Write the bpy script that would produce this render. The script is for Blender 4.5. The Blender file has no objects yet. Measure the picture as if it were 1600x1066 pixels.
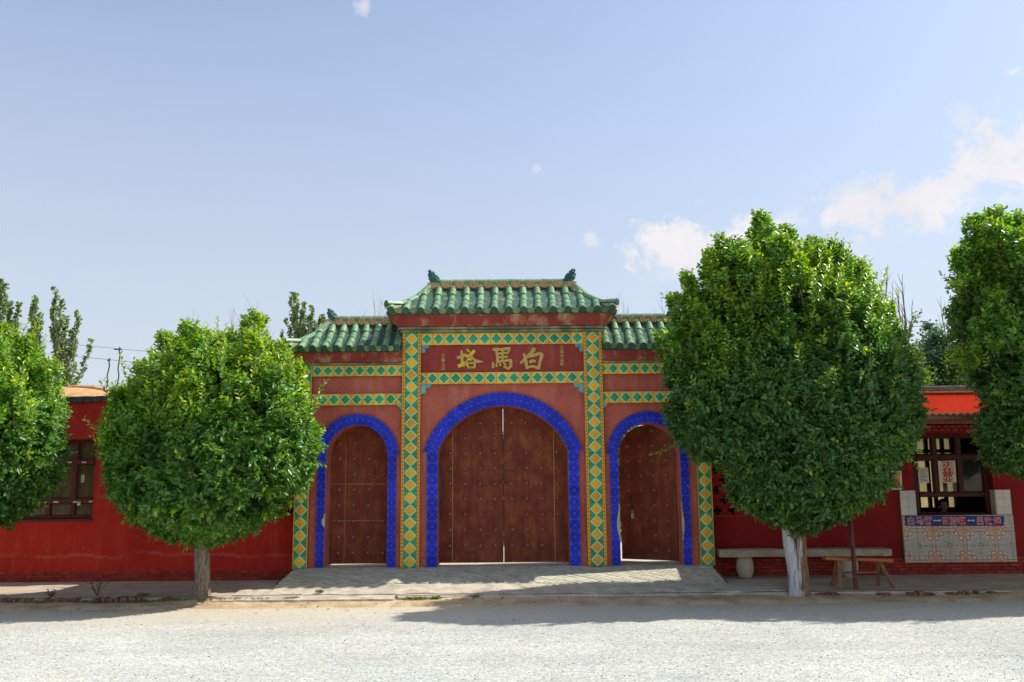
import bpy, bmesh, math, random
import numpy as np
from mathutils import Vector, Matrix
from mathutils.geometry import tessellate_polygon

random.seed(7)
rng = np.random.default_rng(11)
scene = bpy.context.scene
COL = scene.collection
R = math.radians

# ------------------------------------------------------------------ camera
cam_d = bpy.data.cameras.new('camera')
cam = bpy.data.objects.new('camera', cam_d)
COL.objects.link(cam)
cam_d.sensor_width = 36.0
cam_d.lens = 36.0 * 1360 / 1600
cam_d.clip_start = 0.1
cam_d.clip_end = 3000
PITCH, ROLL = math.atan(212 / 1360), R(0.5)
_f = Vector((0, math.cos(PITCH), math.sin(PITCH)))
_u = Vector((0, -math.sin(PITCH), math.cos(PITCH)))
_r = Vector((1, 0, 0))
_r2 = _r * math.cos(ROLL) - _u * math.sin(ROLL)
_u2 = _r * math.sin(ROLL) + _u * math.cos(ROLL)
cm = Matrix((( _r2.x, _u2.x, -_f.x, 0), (_r2.y, _u2.y, -_f.y, 0), (_r2.z, _u2.z, -_f.z, 1.95), (0, 0, 0, 1)))
cam.matrix_world = cm
scene.camera = cam

# ------------------------------------------------------------------ light
SUN = Vector((0.86, 0.18, 1.0)).normalized()
SUN_EL = math.asin(SUN.z)
SUN_AZ = math.atan2(SUN.x, SUN.y)
sd = bpy.data.lights.new('sun', 'SUN')
sd.energy = 2.0
sd.angle = R(0.55)
sd.color = (1.0, 0.965, 0.90)
so = bpy.data.objects.new('sun', sd)
COL.objects.link(so)
so.rotation_euler = (-SUN).to_track_quat('-Z', 'Y').to_euler()
so.location = (20, 10, 30)

scene.view_settings.view_transform = 'Standard'
scene.view_settings.look = 'None'
scene.view_settings.gamma = 1
scene.view_settings.exposure = 1.5
scene.view_settings.use_curve_mapping = False

# ------------------------------------------------------------------ node helpers
class NT:
    def __init__(s, tree):
        s.t = tree
    def n(s, typ, ins=None, **props):
        nd = s.t.nodes.new(typ)
        for k, v in props.items():
            setattr(nd, k, v)
        for k, v in (ins or {}).items():
            s.put(nd.inputs[k], v)
        return nd
    def put(s, sock, v):
        if hasattr(v, 'is_output'):
            s.t.links.new(v, sock)
        else:
            sock.default_value = v
    def m(s, op, a, b=0.0, c=None, clamp=False):
        nd = s.t.nodes.new('ShaderNodeMath')
        nd.operation = op
        nd.use_clamp = clamp
        s.put(nd.inputs[0], a)
        s.put(nd.inputs[1], b)
        if c is not None:
            s.put(nd.inputs[2], c)
        return nd.outputs[0]
    def noise(s, vec, scale, detail=4, rough=0.55, dist=0.0):
        nd = s.n('ShaderNodeTexNoise', {'Scale': scale, 'Detail': detail, 'Roughness': rough, 'Distortion': dist})
        if vec is not None:
            s.t.links.new(vec, nd.inputs['Vector'])
        return nd.outputs['Fac']
    def ramp(s, fac, stops):
        nd = s.t.nodes.new('ShaderNodeValToRGB')
        el = nd.color_ramp.elements
        while len(el) < len(stops):
            el.new(0.5)
        for e, (p, c) in zip(el, stops):
            e.position = p
            e.color = (*c, 1) if len(c) == 3 else c
        s.t.links.new(fac, nd.inputs[0])
        return nd.outputs[0]
    def mix(s, fac, a, b, mode='MIX'):
        nd = s.t.nodes.new('ShaderNodeMix')
        nd.data_type = 'RGBA'
        nd.blend_type = mode
        s.put(nd.inputs[0], fac)
        for i, v in ((6, a), (7, b)):
            if isinstance(v, tuple) and len(v) == 3:
                v = (*v, 1)
            s.put(nd.inputs[i], v)
        return nd.outputs[2]

# ------------------------------------------------------------------ world: sky and clouds
world = bpy.data.worlds.new('World')
scene.world = world
world.use_nodes = True
wt = world.node_tree
wt.nodes.clear()
W = NT(wt)
sky = W.n('ShaderNodeTexSky', sky_type='NISHITA', sun_disc=False, sun_elevation=SUN_EL, sun_rotation=SUN_AZ,
          altitude=1100, air_density=1.1, dust_density=3.8, ozone_density=2.2)
SKY_STRENGTH = 0.077
gen = W.n('ShaderNodeTexCoord').outputs['Generated']
hsv = W.n('ShaderNodeHueSaturation', {'Saturation': 0.95, 'Value': 1.0, 'Color': sky.outputs[0]})

def px_dir(px, py):
    d = _r2 * ((px - 800) / 1360) + _u2 * ((533 - py) / 1360) + _f
    return d.normalized()

clouds = [(1055, 385, 100, 62, 1.0), (1150, 378, 125, 52, 0.9), (1235, 345, 40, 26, 0.45), (925, 374, 22, 18, 0.5),
          (1400, 318, 135, 54, 0.95), (1480, 300, 85, 50, 0.9), (1565, 238, 110, 88, 1.0), (1640, 225, 120, 105, 1.0), (1440, 318, 110, 50, 0.95), (1500, 185, 34, 30, 0.45),
          (1335, 295, 46, 22, 0.55), (1580, 312, 45, 14, 0.4), (1330, 390, 60, 30, 0.3), (1040, 430, 60, 20, 0.4), (568, 12, 17, 20, 0.6), (838, 265, 13, 12, 0.33), (1720, 180, 70, 55, 0.9)]
n1 = W.noise(gen, 22.0, 10, 0.66, 0.5)
n2 = W.noise(gen, 5.0, 4, 0.5)
n3 = W.noise(gen, 75.0, 6, 0.6)
n1 = W.m('ADD', n1, W.m('MULTIPLY', W.m('SUBTRACT', n3, 0.5), 0.55))
nn = W.m('ADD', W.m('MULTIPLY', W.m('SUBTRACT', n1, 0.5), 2.6), W.m('MULTIPLY', W.m('SUBTRACT', n2, 0.5), 0.8))
cover = None
for (px, py, rx, ry, amt) in clouds:
    c = px_dir(px, py)
    d = W.n('ShaderNodeVectorMath', {0: gen, 1: tuple(c)}, operation='SUBTRACT').outputs[0]
    k = 1360 * 1.06
    d = W.n('ShaderNodeVectorMath', {0: d, 1: (k / rx, k / rx, k / ry)}, operation='MULTIPLY').outputs[0]
    ln = W.n('ShaderNodeVectorMath', {0: d}, operation='LENGTH').outputs['Value']
    v = W.m('SUBTRACT', 1.05, ln)
    v = W.m('ADD', v, nn)
    v = W.n('ShaderNodeMapRange', {'Value': v, 'From Min': 0.12, 'From Max': 0.80, 'To Min': 0.0, 'To Max': amt},
            interpolation_type='SMOOTHSTEP').outputs[0]
    cover = v if cover is None else W.m('MAXIMUM', cover, v)
shade = W.noise(gen, 9.0, 5, 0.6)
ccol = W.ramp(shade, [(0.3, (3.75, 3.7, 3.85)), (0.7, (4.6, 4.4, 4.42))])
elev = W.n('ShaderNodeSeparateXYZ', {0: gen}).outputs['Z']
haze_f = W.n('ShaderNodeMapRange', {'Value': elev, 'From Min': 0.02, 'From Max': 0.55, 'To Min': 0.92, 'To Max': 0.16}).outputs[0]
airc = W.mix(haze_f, hsv.outputs[0], (3.0, 3.22, 3.50))
skyc = W.mix(W.m('MULTIPLY', cover, 0.92), airc, ccol)
bg = W.n('ShaderNodeBackground', {'Color': skyc, 'Strength': SKY_STRENGTH})
out = W.n('ShaderNodeOutputWorld')
wt.links.new(bg.outputs[0], out.inputs[0])

# ------------------------------------------------------------------ materials
def new_mat(name):
    m = bpy.data.materials.new(name)
    m.use_nodes = True
    t = m.node_tree
    t.nodes.clear()
    N = NT(t)
    b = N.n('ShaderNodeBsdfPrincipled')
    o = N.n('ShaderNodeOutputMaterial')
    t.links.new(b.outputs[0], o.inputs[0])
    return m, N, b, o

def surf(name, c1, c2, scale=3.0, rough=0.8, bump=0.15, bscale=60.0, spec=0.3, rand=0.0, fine=0.12, detail=6, stretch=None, mid=(0.35, 0.65), metal=0.0, bdist=0.01):
    """two colours mottled by noise, a finer grain on top, per-object variation, fine relief"""
    m, N, b, o = new_mat(name)
    co = N.n('ShaderNodeTexCoord').outputs['Object']
    v = co
    if stretch:
        v = N.n('ShaderNodeVectorMath', {0: co, 1: stretch}, operation='MULTIPLY').outputs[0]
    oi = N.n('ShaderNodeObjectInfo')
    if rand:
        off = N.m('MULTIPLY', oi.outputs['Random'], 37.0)
        v = N.n('ShaderNodeVectorMath', {0: v, 1: off}, operation='ADD').outputs[0]
    f = N.noise(v, scale, detail, 0.6, 0.3)
    c = N.ramp(f, [(mid[0], c1), (mid[1], c2)])
    g = N.noise(co, bscale, 3, 0.6)
    c = N.mix(fine, c, N.ramp(g, [(0.3, (0.0, 0.0, 0.0)), (0.7, (1, 1, 1))]), 'OVERLAY')
    if rand:
        hs = N.n('ShaderNodeHueSaturation', {'Color': c, 'Value': N.m('ADD', 1.0 - rand / 2, N.m('MULTIPLY', oi.outputs['Random'], rand))})
        c = hs.outputs[0]
    N.put(b.inputs['Base Color'], c)
    N.put(b.inputs['Roughness'], rough)
    N.put(b.inputs['Specular IOR Level'], spec)
    N.put(b.inputs['Metallic'], metal)
    if bump:
        bn = N.n('ShaderNodeBump', {'Strength': bump, 'Distance': bdist, 'Height': N.m('ADD', g, N.m('MULTIPLY', f, 0.6))})
        N.put(b.inputs['Normal'], bn.outputs[0])
    return m

def plaster(name, base, dark, pale, stain=0.35, low=None, st_vec=(5.0, 5.0, 0.5), fleck=0.45):
    """painted rendered wall: broad mottling, streaks running down, chipped pale flecks"""
    m, N, b, o = new_mat(name)
    co = N.n('ShaderNodeTexCoord').outputs['Object']
    f = N.noise(co, 1.3, 6, 0.62, 0.4)
    c = N.ramp(f, [(0.3, dark), (0.62, base)])
    sv = N.n('ShaderNodeVectorMath', {0: co, 1: st_vec}, operation='MULTIPLY').outputs[0]
    st = N.noise(sv, 1.6, 5, 0.6)
    c = N.mix(N.m('MULTIPLY', N.ramp(st, [(0.50, (0, 0, 0)), (0.70, (1, 1, 1))]), stain), c, pale)
    fl = N.noise(co, 9.0, 3, 0.5)
    c = N.mix(N.m('MULTIPLY', N.ramp(fl, [(0.70, (0, 0, 0)), (0.74, (1, 1, 1))]), fleck), c, pale)
    g = N.noise(co, 45, 4, 0.6)
    c = N.mix(0.18, c, N.ramp(g, [(0.3, (0, 0, 0)), (0.7, (1, 1, 1))]), 'OVERLAY')
    if low:   # rising-damp tide line near the foot of the wall
        z = N.n('ShaderNodeSeparateXYZ', {0: co}).outputs['Z']
        xx = N.n('ShaderNodeVectorMath', {0: co, 1: (1, 1, 0.0)}, operation='MULTIPLY').outputs[0]
        w = N.m('ADD', z, N.m('MULTIPLY', N.m('SUBTRACT', N.noise(xx, 1.1, 4, 0.6), 0.5), 0.5))
        band = N.n('ShaderNodeMapRange', {'Value': N.m('ABSOLUTE', N.m('SUBTRACT', w, low)), 'From Min': 0.0, 'From Max': 0.05, 'To Min': 0.6, 'To Max': 0.0}).outputs[0]
        c = N.mix(N.m('MULTIPLY', band, N.ramp(N.noise(co, 2.2, 5, 0.7), [(0.42, (0.1, 0.1, 0.1)), (0.62, (1, 1, 1))])), c, (0.60, 0.20, 0.15))
    N.put(b.inputs['Base Color'], c)
    N.put(b.inputs['Roughness'], 0.85)
    N.put(b.inputs['Specular IOR Level'], 0.2)
    bn = N.n('ShaderNodeBump', {'Strength': 0.25, 'Distance': 0.01, 'Height': N.m('ADD', g, f)})
    N.put(b.inputs['Normal'], bn.outputs[0])
    return m

def glaze(name, c1, c2, rough=0.25, rand=0.35, worn=None, scale=14):
    m, N, b, o = new_mat(name)
    co = N.n('ShaderNodeTexCoord').outputs['Object']
    oi = N.n('ShaderNodeObjectInfo').outputs['Random']
    v = N.n('ShaderNodeVectorMath', {0: co, 1: N.m('MULTIPLY', oi, 53.0)}, operation='ADD').outputs[0]
    f = N.noise(v, scale, 5, 0.6, 0.5)
    c = N.ramp(f, [(0.3, c1), (0.7, c2)])
    if worn:
        w = N.noise(v, scale * 0.6, 6, 0.7)
        c = N.mix(N.ramp(w, [(0.54, (0, 0, 0)), (0.66, (0.8, 0.8, 0.8))]), c, worn)
    hs = N.n('ShaderNodeHueSaturation', {'Color': c, 'Value': N.m('ADD', 1.0 - rand / 2, N.m('MULTIPLY', oi, rand)),
                                         'Hue': N.m('ADD', 0.49, N.m('MULTIPLY', N.m('FRACT', N.m('MULTIPLY', oi, 7.3)), 0.02))})
    N.put(b.inputs['Base Color'], hs.outputs[0])
    N.put(b.inputs['Roughness'], N.m('ADD', rough, N.m('MULTIPLY', f, 0.2)))
    N.put(b.inputs['Specular IOR Level'], 0.5)
    bn = N.n('ShaderNodeBump', {'Strength': 0.12, 'Distance': 0.01, 'Height': f})
    N.put(b.inputs['Normal'], bn.outputs[0])
    return m

def flat(name, c, rough=0.7, spec=0.3):
    return surf(name, tuple(x * 0.85 for x in c), c, 12, rough, 0.05, 90, spec, 0.0, 0.06)

MAT = {}
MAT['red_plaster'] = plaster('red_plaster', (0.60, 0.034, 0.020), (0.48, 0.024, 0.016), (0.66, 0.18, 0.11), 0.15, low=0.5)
MAT['shaded_red_plaster'] = plaster('shaded_red_plaster', (0.30, 0.016, 0.016), (0.22, 0.012, 0.012), (0.33, 0.06, 0.05), 0.1)  # same red paint as the left walls, shade put into the colour
MAT['gate_plaster'] = plaster('gate_plaster', (0.57, 0.15, 0.098), (0.41, 0.09, 0.065), (0.62, 0.34, 0.24), 0.3)
MAT['jamb_plaster'] = plaster('jamb_plaster', (0.33, 0.085, 0.07), (0.26, 0.06, 0.05), (0.40, 0.18, 0.14), 0.3)
MAT['fascia'] = plaster('fascia', (0.36, 0.075, 0.055), (0.24, 0.045, 0.036), (0.62, 0.40, 0.25), 0.9, st_vec=(2.6, 2.6, 0.15), fleck=0.12)
MAT['moulding'] = surf('moulding', (0.12, 0.16, 0.10), (0.42, 0.36, 0.19), 4, 0.75, 0.2, 50, mid=(0.4, 0.68), stretch=(1, 1, 0.4))
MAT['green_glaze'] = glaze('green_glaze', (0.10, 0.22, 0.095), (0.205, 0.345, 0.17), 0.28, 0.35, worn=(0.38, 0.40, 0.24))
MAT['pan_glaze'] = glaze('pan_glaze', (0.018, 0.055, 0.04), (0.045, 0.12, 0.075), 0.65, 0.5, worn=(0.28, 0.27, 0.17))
MAT['drip_glaze'] = glaze('drip_glaze', (0.05, 0.15, 0.06), (0.20, 0.30, 0.12), 0.4, 0.6, worn=(0.55, 0.45, 0.26), scale=20)
MAT['cap_glaze'] = glaze('cap_glaze', (0.015, 0.06, 0.03), (0.035, 0.12, 0.055), 0.4, 0.5, scale=60)
MAT['beast_glaze'] = glaze('beast_glaze', (0.006, 0.045, 0.05), (0.03, 0.16, 0.10), 0.45, 0.3, scale=18)
MAT['mortar'] = surf('mortar', (0.42, 0.22, 0.10), (0.55, 0.34, 0.18), 9, 0.95, 0.4, 70, fine=0.2)
MAT['pale_mortar'] = surf('pale_mortar', (0.45, 0.36, 0.22), (0.62, 0.54, 0.38), 12, 0.95, 0.4, 70)
MAT['tile_green'] = glaze('tile_green', (0.014, 0.22, 0.085), (0.04, 0.46, 0.15), 0.4, 0.5, scale=20)
MAT['tile_yellow'] = glaze('tile_yellow', (0.80, 0.37, 0.012), (0.92, 0.53, 0.02), 0.45, 0.4, scale=22)
MAT['tile_line'] = flat('tile_line', (0.60, 0.80, 0.52), 0.5)
MAT['grout'] = flat('grout', (0.30, 0.20, 0.12), 0.9)
MAT['gold'] = surf('gold', (0.50, 0.33, 0.07), (0.66, 0.46, 0.12), 14, 0.5, 0.1, 60)
MAT['gold_bright'] = surf('gold_bright', (0.78, 0.50, 0.015), (0.85, 0.60, 0.03), 14, 0.4, 0.1, 60)
MAT['board_red'] = plaster('board_red', (0.36, 0.062, 0.048), (0.26, 0.040, 0.036), (0.45, 0.15, 0.11), 0.3)
MAT['bracket_green'] = surf('bracket_green', (0.10, 0.28, 0.26), (0.28, 0.48, 0.42), 9, 0.5, 0.2, 50, rand=0.3)
MAT['frame_wood'] = surf('frame_wood', (0.11, 0.025, 0.016), (0.17, 0.045, 0.026), 6, 0.6, 0.15, 70, stretch=(6, 6, 1))
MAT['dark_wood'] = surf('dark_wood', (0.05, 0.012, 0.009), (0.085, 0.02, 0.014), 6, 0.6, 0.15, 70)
MAT['paper'] = flat('paper', (0.72, 0.66, 0.52), 0.9)
MAT['white_paint'] = flat('white_paint', (0.80, 0.78, 0.74), 0.6)
MAT['print_red'] = flat('print_red', (0.50, 0.015, 0.012), 0.6)
MAT['print_dark'] = flat('print_dark', (0.10, 0.09, 0.08), 0.8)
MAT['banner_blue'] = flat('banner_blue', (0.008, 0.05, 0.25), 0.5)
MAT['banner_red'] = flat('banner_red', (0.75, 0.03, 0.02), 0.5)
MAT['banner_yellow'] = flat('banner_yellow', (0.75, 0.75, 0.25), 0.5)
MAT['poster_orange'] = flat('poster_orange', (0.85, 0.33, 0.03), 0.5)
MAT['white_tile'] = glaze('white_tile', (0.60, 0.56, 0.46), (0.74, 0.70, 0.60), 0.2, 0.1, scale=4)
MAT['stone'] = surf('stone', (0.36, 0.28, 0.19), (0.52, 0.42, 0.29), 5, 0.85, 0.35, 45, fine=0.25)
MAT['drum_stone'] = surf('drum_stone', (0.48, 0.37, 0.25), (0.60, 0.48, 0.34), 4, 0.7, 0.2, 60)
MAT['bench_wood'] = surf('bench_wood', (0.38, 0.10, 0.02), (0.58, 0.20, 0.04), 3, 0.5, 0.2, 60, stretch=(1.5, 12, 12))
MAT['leg_wood'] = surf('leg_wood', (0.20, 0.09, 0.05), (0.38, 0.18, 0.09), 4, 0.7, 0.2, 60, stretch=(9, 9, 1))
MAT['pole_paint'] = surf('pole_paint', (0.10, 0.03, 0.025), (0.17, 0.06, 0.045), 7, 0.6, 0.2, 50)
MAT['iron'] = surf('iron', (0.05, 0.045, 0.04), (0.12, 0.08, 0.06), 20, 0.55, 0.2, 80, metal=0.4)
MAT['stud_iron'] = surf('stud_iron', (0.16, 0.055, 0.03), (0.30, 0.14, 0.08), 20, 0.38, 0.1, 80, 0.5)
MAT['wire'] = flat('wire', (0.06, 0.06, 0.07), 0.6)
MAT['brick_red'] = surf('brick_red', (0.27, 0.028, 0.020), (0.42, 0.07, 0.045), 6, 0.9, 0.4, 50, rand=0.35)
MAT['brick_brown'] = surf('brick_brown', (0.18, 0.09, 0.06), (0.32, 0.17, 0.11), 6, 0.95, 0.4, 50, rand=0.5)
MAT['mud'] = surf('mud', (0.44, 0.24, 0.10), (0.56, 0.34, 0.15), 5, 0.95, 0.5, 40, fine=0.25)
MAT['felt'] = surf('felt', (0.035, 0.034, 0.04), (0.10, 0.095, 0.10), 9, 0.9, 0.3, 50)
MAT['grey_coping'] = surf('grey_coping', (0.12, 0.12, 0.13), (0.24, 0.23, 0.23), 6, 0.9, 0.3, 50)
MAT['corrugated'] = surf('corrugated', (0.50, 0.28, 0.14), (0.62, 0.40, 0.22), 4, 0.6, 0.1, 50)
MAT['bright_red'] = surf('bright_red', (0.40, 0.030, 0.013), (0.47, 0.038, 0.018), 2, 0.9, 0.1, 50, 0.0)
MAT['concrete'] = surf('concrete', (0.36, 0.31, 0.23), (0.58, 0.50, 0.39), 3.5, 0.95, 0.4, 55, fine=0.25)
MAT['room_wall'] = flat('room_wall', (0.10, 0.075, 0.055), 0.9)
MAT['bark'] = surf('bark', (0.14, 0.105, 0.08), (0.38, 0.31, 0.23), 5, 0.95, 0.9, 34, stretch=(7, 7, 1.0), fine=0.3, bdist=0.03)
MAT['twig'] = flat('twig', (0.19, 0.13, 0.09), 0.9)
MAT['grey_twig'] = flat('grey_twig', (0.30, 0.24, 0.19), 0.9)
MAT['pale_bark'] = surf('pale_bark', (0.30, 0.30, 0.26), (0.50, 0.49, 0.43), 8, 0.9, 0.3, 40)
MAT['skin'] = flat('skin', (0.40, 0.23, 0.16), 0.6)
MAT['hair'] = flat('hair', (0.012, 0.010, 0.010), 0.5)
MAT['shirt'] = flat('shirt', (0.03, 0.03, 0.04), 0.9)

def paint_bark():
    """trunk whitewashed up to about a metre, the lime worn off in patches down to orange-brown wood"""
    m, N, b, o = new_mat('limed_bark')
    co = N.n('ShaderNodeTexCoord').outputs['Object']
    v = N.n('ShaderNodeVectorMath', {0: co, 1: (8, 8, 1.1)}, operation='MULTIPLY').outputs[0]
    f = N.noise(v, 2.2, 6, 0.65, 0.5)
    g = N.noise(v, 6, 5, 0.6)
    bark = N.ramp(g, [(0.35, (0.13, 0.075, 0.045)), (0.6, (0.36, 0.19, 0.08))])
    lime = N.ramp(g, [(0.3, (0.42, 0.42, 0.42)), (0.6, (0.72, 0.71, 0.68))])
    x = N.n('ShaderNodeSeparateXYZ', {0: co})
    k = N.m('ADD', f, N.m('MULTIPLY', N.m('SUBTRACT', 4.76, x.outputs['X']), 0.9))
    k = N.m('MULTIPLY', N.ramp(k, [(0.44, (0, 0, 0)), (0.56, (1, 1, 1))]), N.n('ShaderNodeMapRange', {'Value': N.m('ADD', x.outputs['Z'], N.m('MULTIPLY', f, 0.25)), 'From Min': 1.10, 'From Max': 1.25, 'To Min': 1.0, 'To Max': 0.0}).outputs[0])
    N.put(b.inputs['Base Color'], N.mix(k, bark, lime))
    N.put(b.inputs['Roughness'], 0.92)
    bn = N.n('ShaderNodeBump', {'Strength': 0.9, 'Distance': 0.03, 'Height': g})
    N.put(b.inputs['Normal'], bn.outputs[0])
    return m
MAT['limed_bark'] = paint_bark()

def blue_tile():
    """cobalt glazed tile with a fine pale network printed on it (UV 0..1 = one tile)"""
    m, N, b, o = new_mat('blue_tile')
    uv = N.n('ShaderNodeTexCoord').outputs['UV']
    s = N.n('ShaderNodeSeparateXYZ', {0: uv})
    u, v = s.outputs['X'], s.outputs['Y']
    oi = N.n('ShaderNodeObjectInfo').outputs['Random']
    def line(e, w):
        return N.m('LESS_THAN', N.m('ABSOLUTE', e), w)
    d1 = line(N.m('SUBTRACT', u, v), 0.035)
    d2 = line(N.m('SUBTRACT', N.m('ADD', u, v), 1.0), 0.035)
    gr = N.m('MAXIMUM', line(N.m('SUBTRACT', N.m('FRACT', N.m('MULTIPLY', u, 3.0)), 0.5), 0.09),
             line(N.m('SUBTRACT', N.m('FRACT', N.m('MULTIPLY', v, 3.0)), 0.5), 0.09))
    edge = N.m('MAXIMUM', line(N.m('SUBTRACT', N.m('ABSOLUTE', N.m('SUBTRACT', u, 0.5)), 0.5), 0.045),
               line(N.m('SUBTRACT', N.m('ABSOLUTE', N.m('SUBTRACT', v, 0.5)), 0.5), 0.045))
    k = N.m('MAXIMUM', N.m('MULTIPLY', N.m('MAXIMUM', d1, d2), 0.45), N.m('MULTIPLY', gr, 0.22))
    k = N.m('MAXIMUM', k, N.m('MULTIPLY', edge, 0.62))
    co = N.n('ShaderNodeTexCoord').outputs['Object']
    n = N.noise(N.n('ShaderNodeVectorMath', {0: co, 1: N.m('MULTIPLY', oi, 31)}, operation='ADD').outputs[0], 40, 4, 0.6)
    base = N.ramp(n, [(0.3, (0.002, 0.004, 0.36)), (0.7, (0.004, 0.009, 0.60))])
    c = N.mix(k, base, (0.16, 0.24, 0.78))
    chip = N.noise(N.n('ShaderNodeVectorMath', {0: co, 1: N.m('MULTIPLY', oi, 91)}, operation='ADD').outputs[0], 22, 2, 0.5)
    c = N.mix(N.ramp(chip, [(0.755, (0, 0, 0)), (0.765, (1, 1, 1))]), c, (0.55, 0.52, 0.48))
    hs = N.n('ShaderNodeHueSaturation', {'Color': c, 'Value': N.m('ADD', 0.8, N.m('MULTIPLY', oi, 0.4))})
    N.put(b.inputs['Base Color'], hs.outputs[0])
    N.put(b.inputs['Specular IOR Level'], 0.14)
    N.put(b.inputs['Roughness'], 0.4)
    return m
MAT['blue_tile'] = blue_tile()

def border_mat():
    """narrow yellow border strip with small dark red dots in a row"""
    m, N, b, o = new_mat('border_yellow')
    uv = N.n('ShaderNodeTexCoord').outputs['UV']
    s = N.n('ShaderNodeSeparateXYZ', {0: uv})
    du = N.m('SUBTRACT', s.outputs['X'], 0.5)
    dv = N.m('SUBTRACT', N.m('FRACT', s.outputs['Y']), 0.5)
    rr = N.m('SQRT', N.m('ADD', N.m('MULTIPLY', du, du), N.m('MULTIPLY', dv, dv)))
    dot = N.m('LESS_THAN', rr, 0.24)
    e = N.m('GREATER_THAN', N.m('ABSOLUTE', du), 0.36)
    c = N.mix(dot, (0.80, 0.38, 0.012), (0.36, 0.04, 0.01))
    c = N.mix(N.m('MULTIPLY', e, 0.6), c, (0.75, 0.42, 0.02))
    N.put(b.inputs['Base Color'], c)
    N.put(b.inputs['Roughness'], 0.35)
    return m
MAT['border_yellow'] = border_mat()

def rust_mat():
    m, N, b, o = new_mat('rusty_steel')
    co = N.n('ShaderNodeTexCoord').outputs['Object']
    f = N.noise(N.n('ShaderNodeVectorMath', {0: co, 1: (1.5, 1.5, 1.1)}, operation='MULTIPLY').outputs[0], 2.6, 8, 0.68, 0.3)
    c = N.ramp(f, [(0.28, (0.115, 0.027, 0.018)), (0.48, (0.21, 0.048, 0.022)), (0.64, (0.31, 0.092, 0.030)), (0.80, (0.38, 0.16, 0.06))])
    st = N.noise(N.n('ShaderNodeVectorMath', {0: co, 1: (9, 9, 0.7)}, operation='MULTIPLY').outputs[0], 1.5, 4, 0.6)
    c = N.mix(N.m('MULTIPLY', N.ramp(st, [(0.42, (0, 0, 0)), (0.72, (1, 1, 1))]), 0.65), c, (0.12, 0.028, 0.017))
    sc = N.noise(co, 14, 6, 0.75)
    c = N.mix(N.ramp(sc, [(0.72, (0, 0, 0)), (0.78, (0.5, 0.5, 0.5))]), c, (0.32, 0.24, 0.17))
    N.put(b.inputs['Base Color'], c)
    N.put(b.inputs['Roughness'], N.m('ADD', 0.5, N.m('MULTIPLY', f, 0.4)))
    N.put(b.inputs['Metallic'], 0.0)
    N.put(b.inputs['Specular IOR Level'], 0.2)
    bn = N.n('ShaderNodeBump', {'Strength': 0.3, 'Distance': 0.02, 'Height': N.m('ADD', f, N.m('MULTIPLY', sc, 0.3))})
    N.put(b.inputs['Normal'], bn.outputs[0])
    return m
MAT['rust'] = rust_mat()

def glass_mat(name, col):
    m, N, b, o = new_mat(name)
    N.put(b.inputs['Base Color'], (*col, 1))
    N.put(b.inputs['Roughness'], 0.12)
    N.put(b.inputs['Specular IOR Level'], 0.5)
    return m

def clear_glass():
    m, N, b, o = new_mat('window_glass')
    tr = N.n('ShaderNodeBsdfTransparent', {'Color': (0.82, 0.86, 0.84, 1)})
    gl = N.n('ShaderNodeBsdfGlossy', {'Roughness': 0.03})
    fr = N.n('ShaderNodeFresnel', {'IOR': 1.45})
    mx = N.n('ShaderNodeMixShader', {0: fr.outputs[0], 1: tr.outputs[0], 2: gl.outputs[0]})
    N.t.links.new(mx.outputs[0], o.inputs[0])
    return m
MAT['glass'] = clear_glass()
MAT['brown_glass'] = surf('brown_glass', (0.10, 0.065, 0.030), (0.19, 0.13, 0.06), 2.5, 0.25, 0.02, 40, 0.5, stretch=(3, 3, 0.6))

def backlit_sheet_mat():
    """added translucent cream sheet standing in for the bright view out the back window"""
    m, N, b, o = new_mat('backlit_cream')
    co = N.n('ShaderNodeTexCoord').outputs['Object']
    f = N.noise(co, 6, 4, 0.6)
    c = N.ramp(f, [(0.3, (0.80, 0.70, 0.45)), (0.7, (0.88, 0.80, 0.58))])
    d = N.n('ShaderNodeBsdfDiffuse', {'Color': c})
    t = N.n('ShaderNodeBsdfTranslucent', {'Color': c})
    mx = N.n('ShaderNodeMixShader', {0: 0.75, 1: d.outputs[0], 2: t.outputs[0]})
    N.t.links.new(mx.outputs[0], o.inputs[0])
    return m
MAT['backlit_sheet'] = backlit_sheet_mat()

def leaf_mat(name, rough=0.33, trans=0.38):
    """leaf colour comes from a per-leaf attribute (leaf age, plus sunlit lightening up the crown); light passes through the blade"""
    m, N, b, o = new_mat(name)
    at = N.n('ShaderNodeAttribute', attribute_name='leaf_tint').outputs['Color']
    N.put(b.inputs['Base Color'], at)
    N.put(b.inputs['Roughness'], rough)
    N.put(b.inputs['Specular IOR Level'], 0.45)
    hs = N.n('ShaderNodeHueSaturation', {'Color': at, 'Value': 1.9, 'Saturation': 1.15, 'Hue': 0.485})
    t = N.n('ShaderNodeBsdfTranslucent', {'Color': hs.outputs[0]})
    mx = N.n('ShaderNodeMixShader', {0: trans, 1: b.outputs[0], 2: t.outputs[0]})
    N.t.links.new(mx.outputs[0], o.inputs[0])
    return m
MAT['leaf'] = leaf_mat('leaf')
MAT['poplar_leaf'] = leaf_mat('poplar_leaf', 0.55, 0.3)

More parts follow.
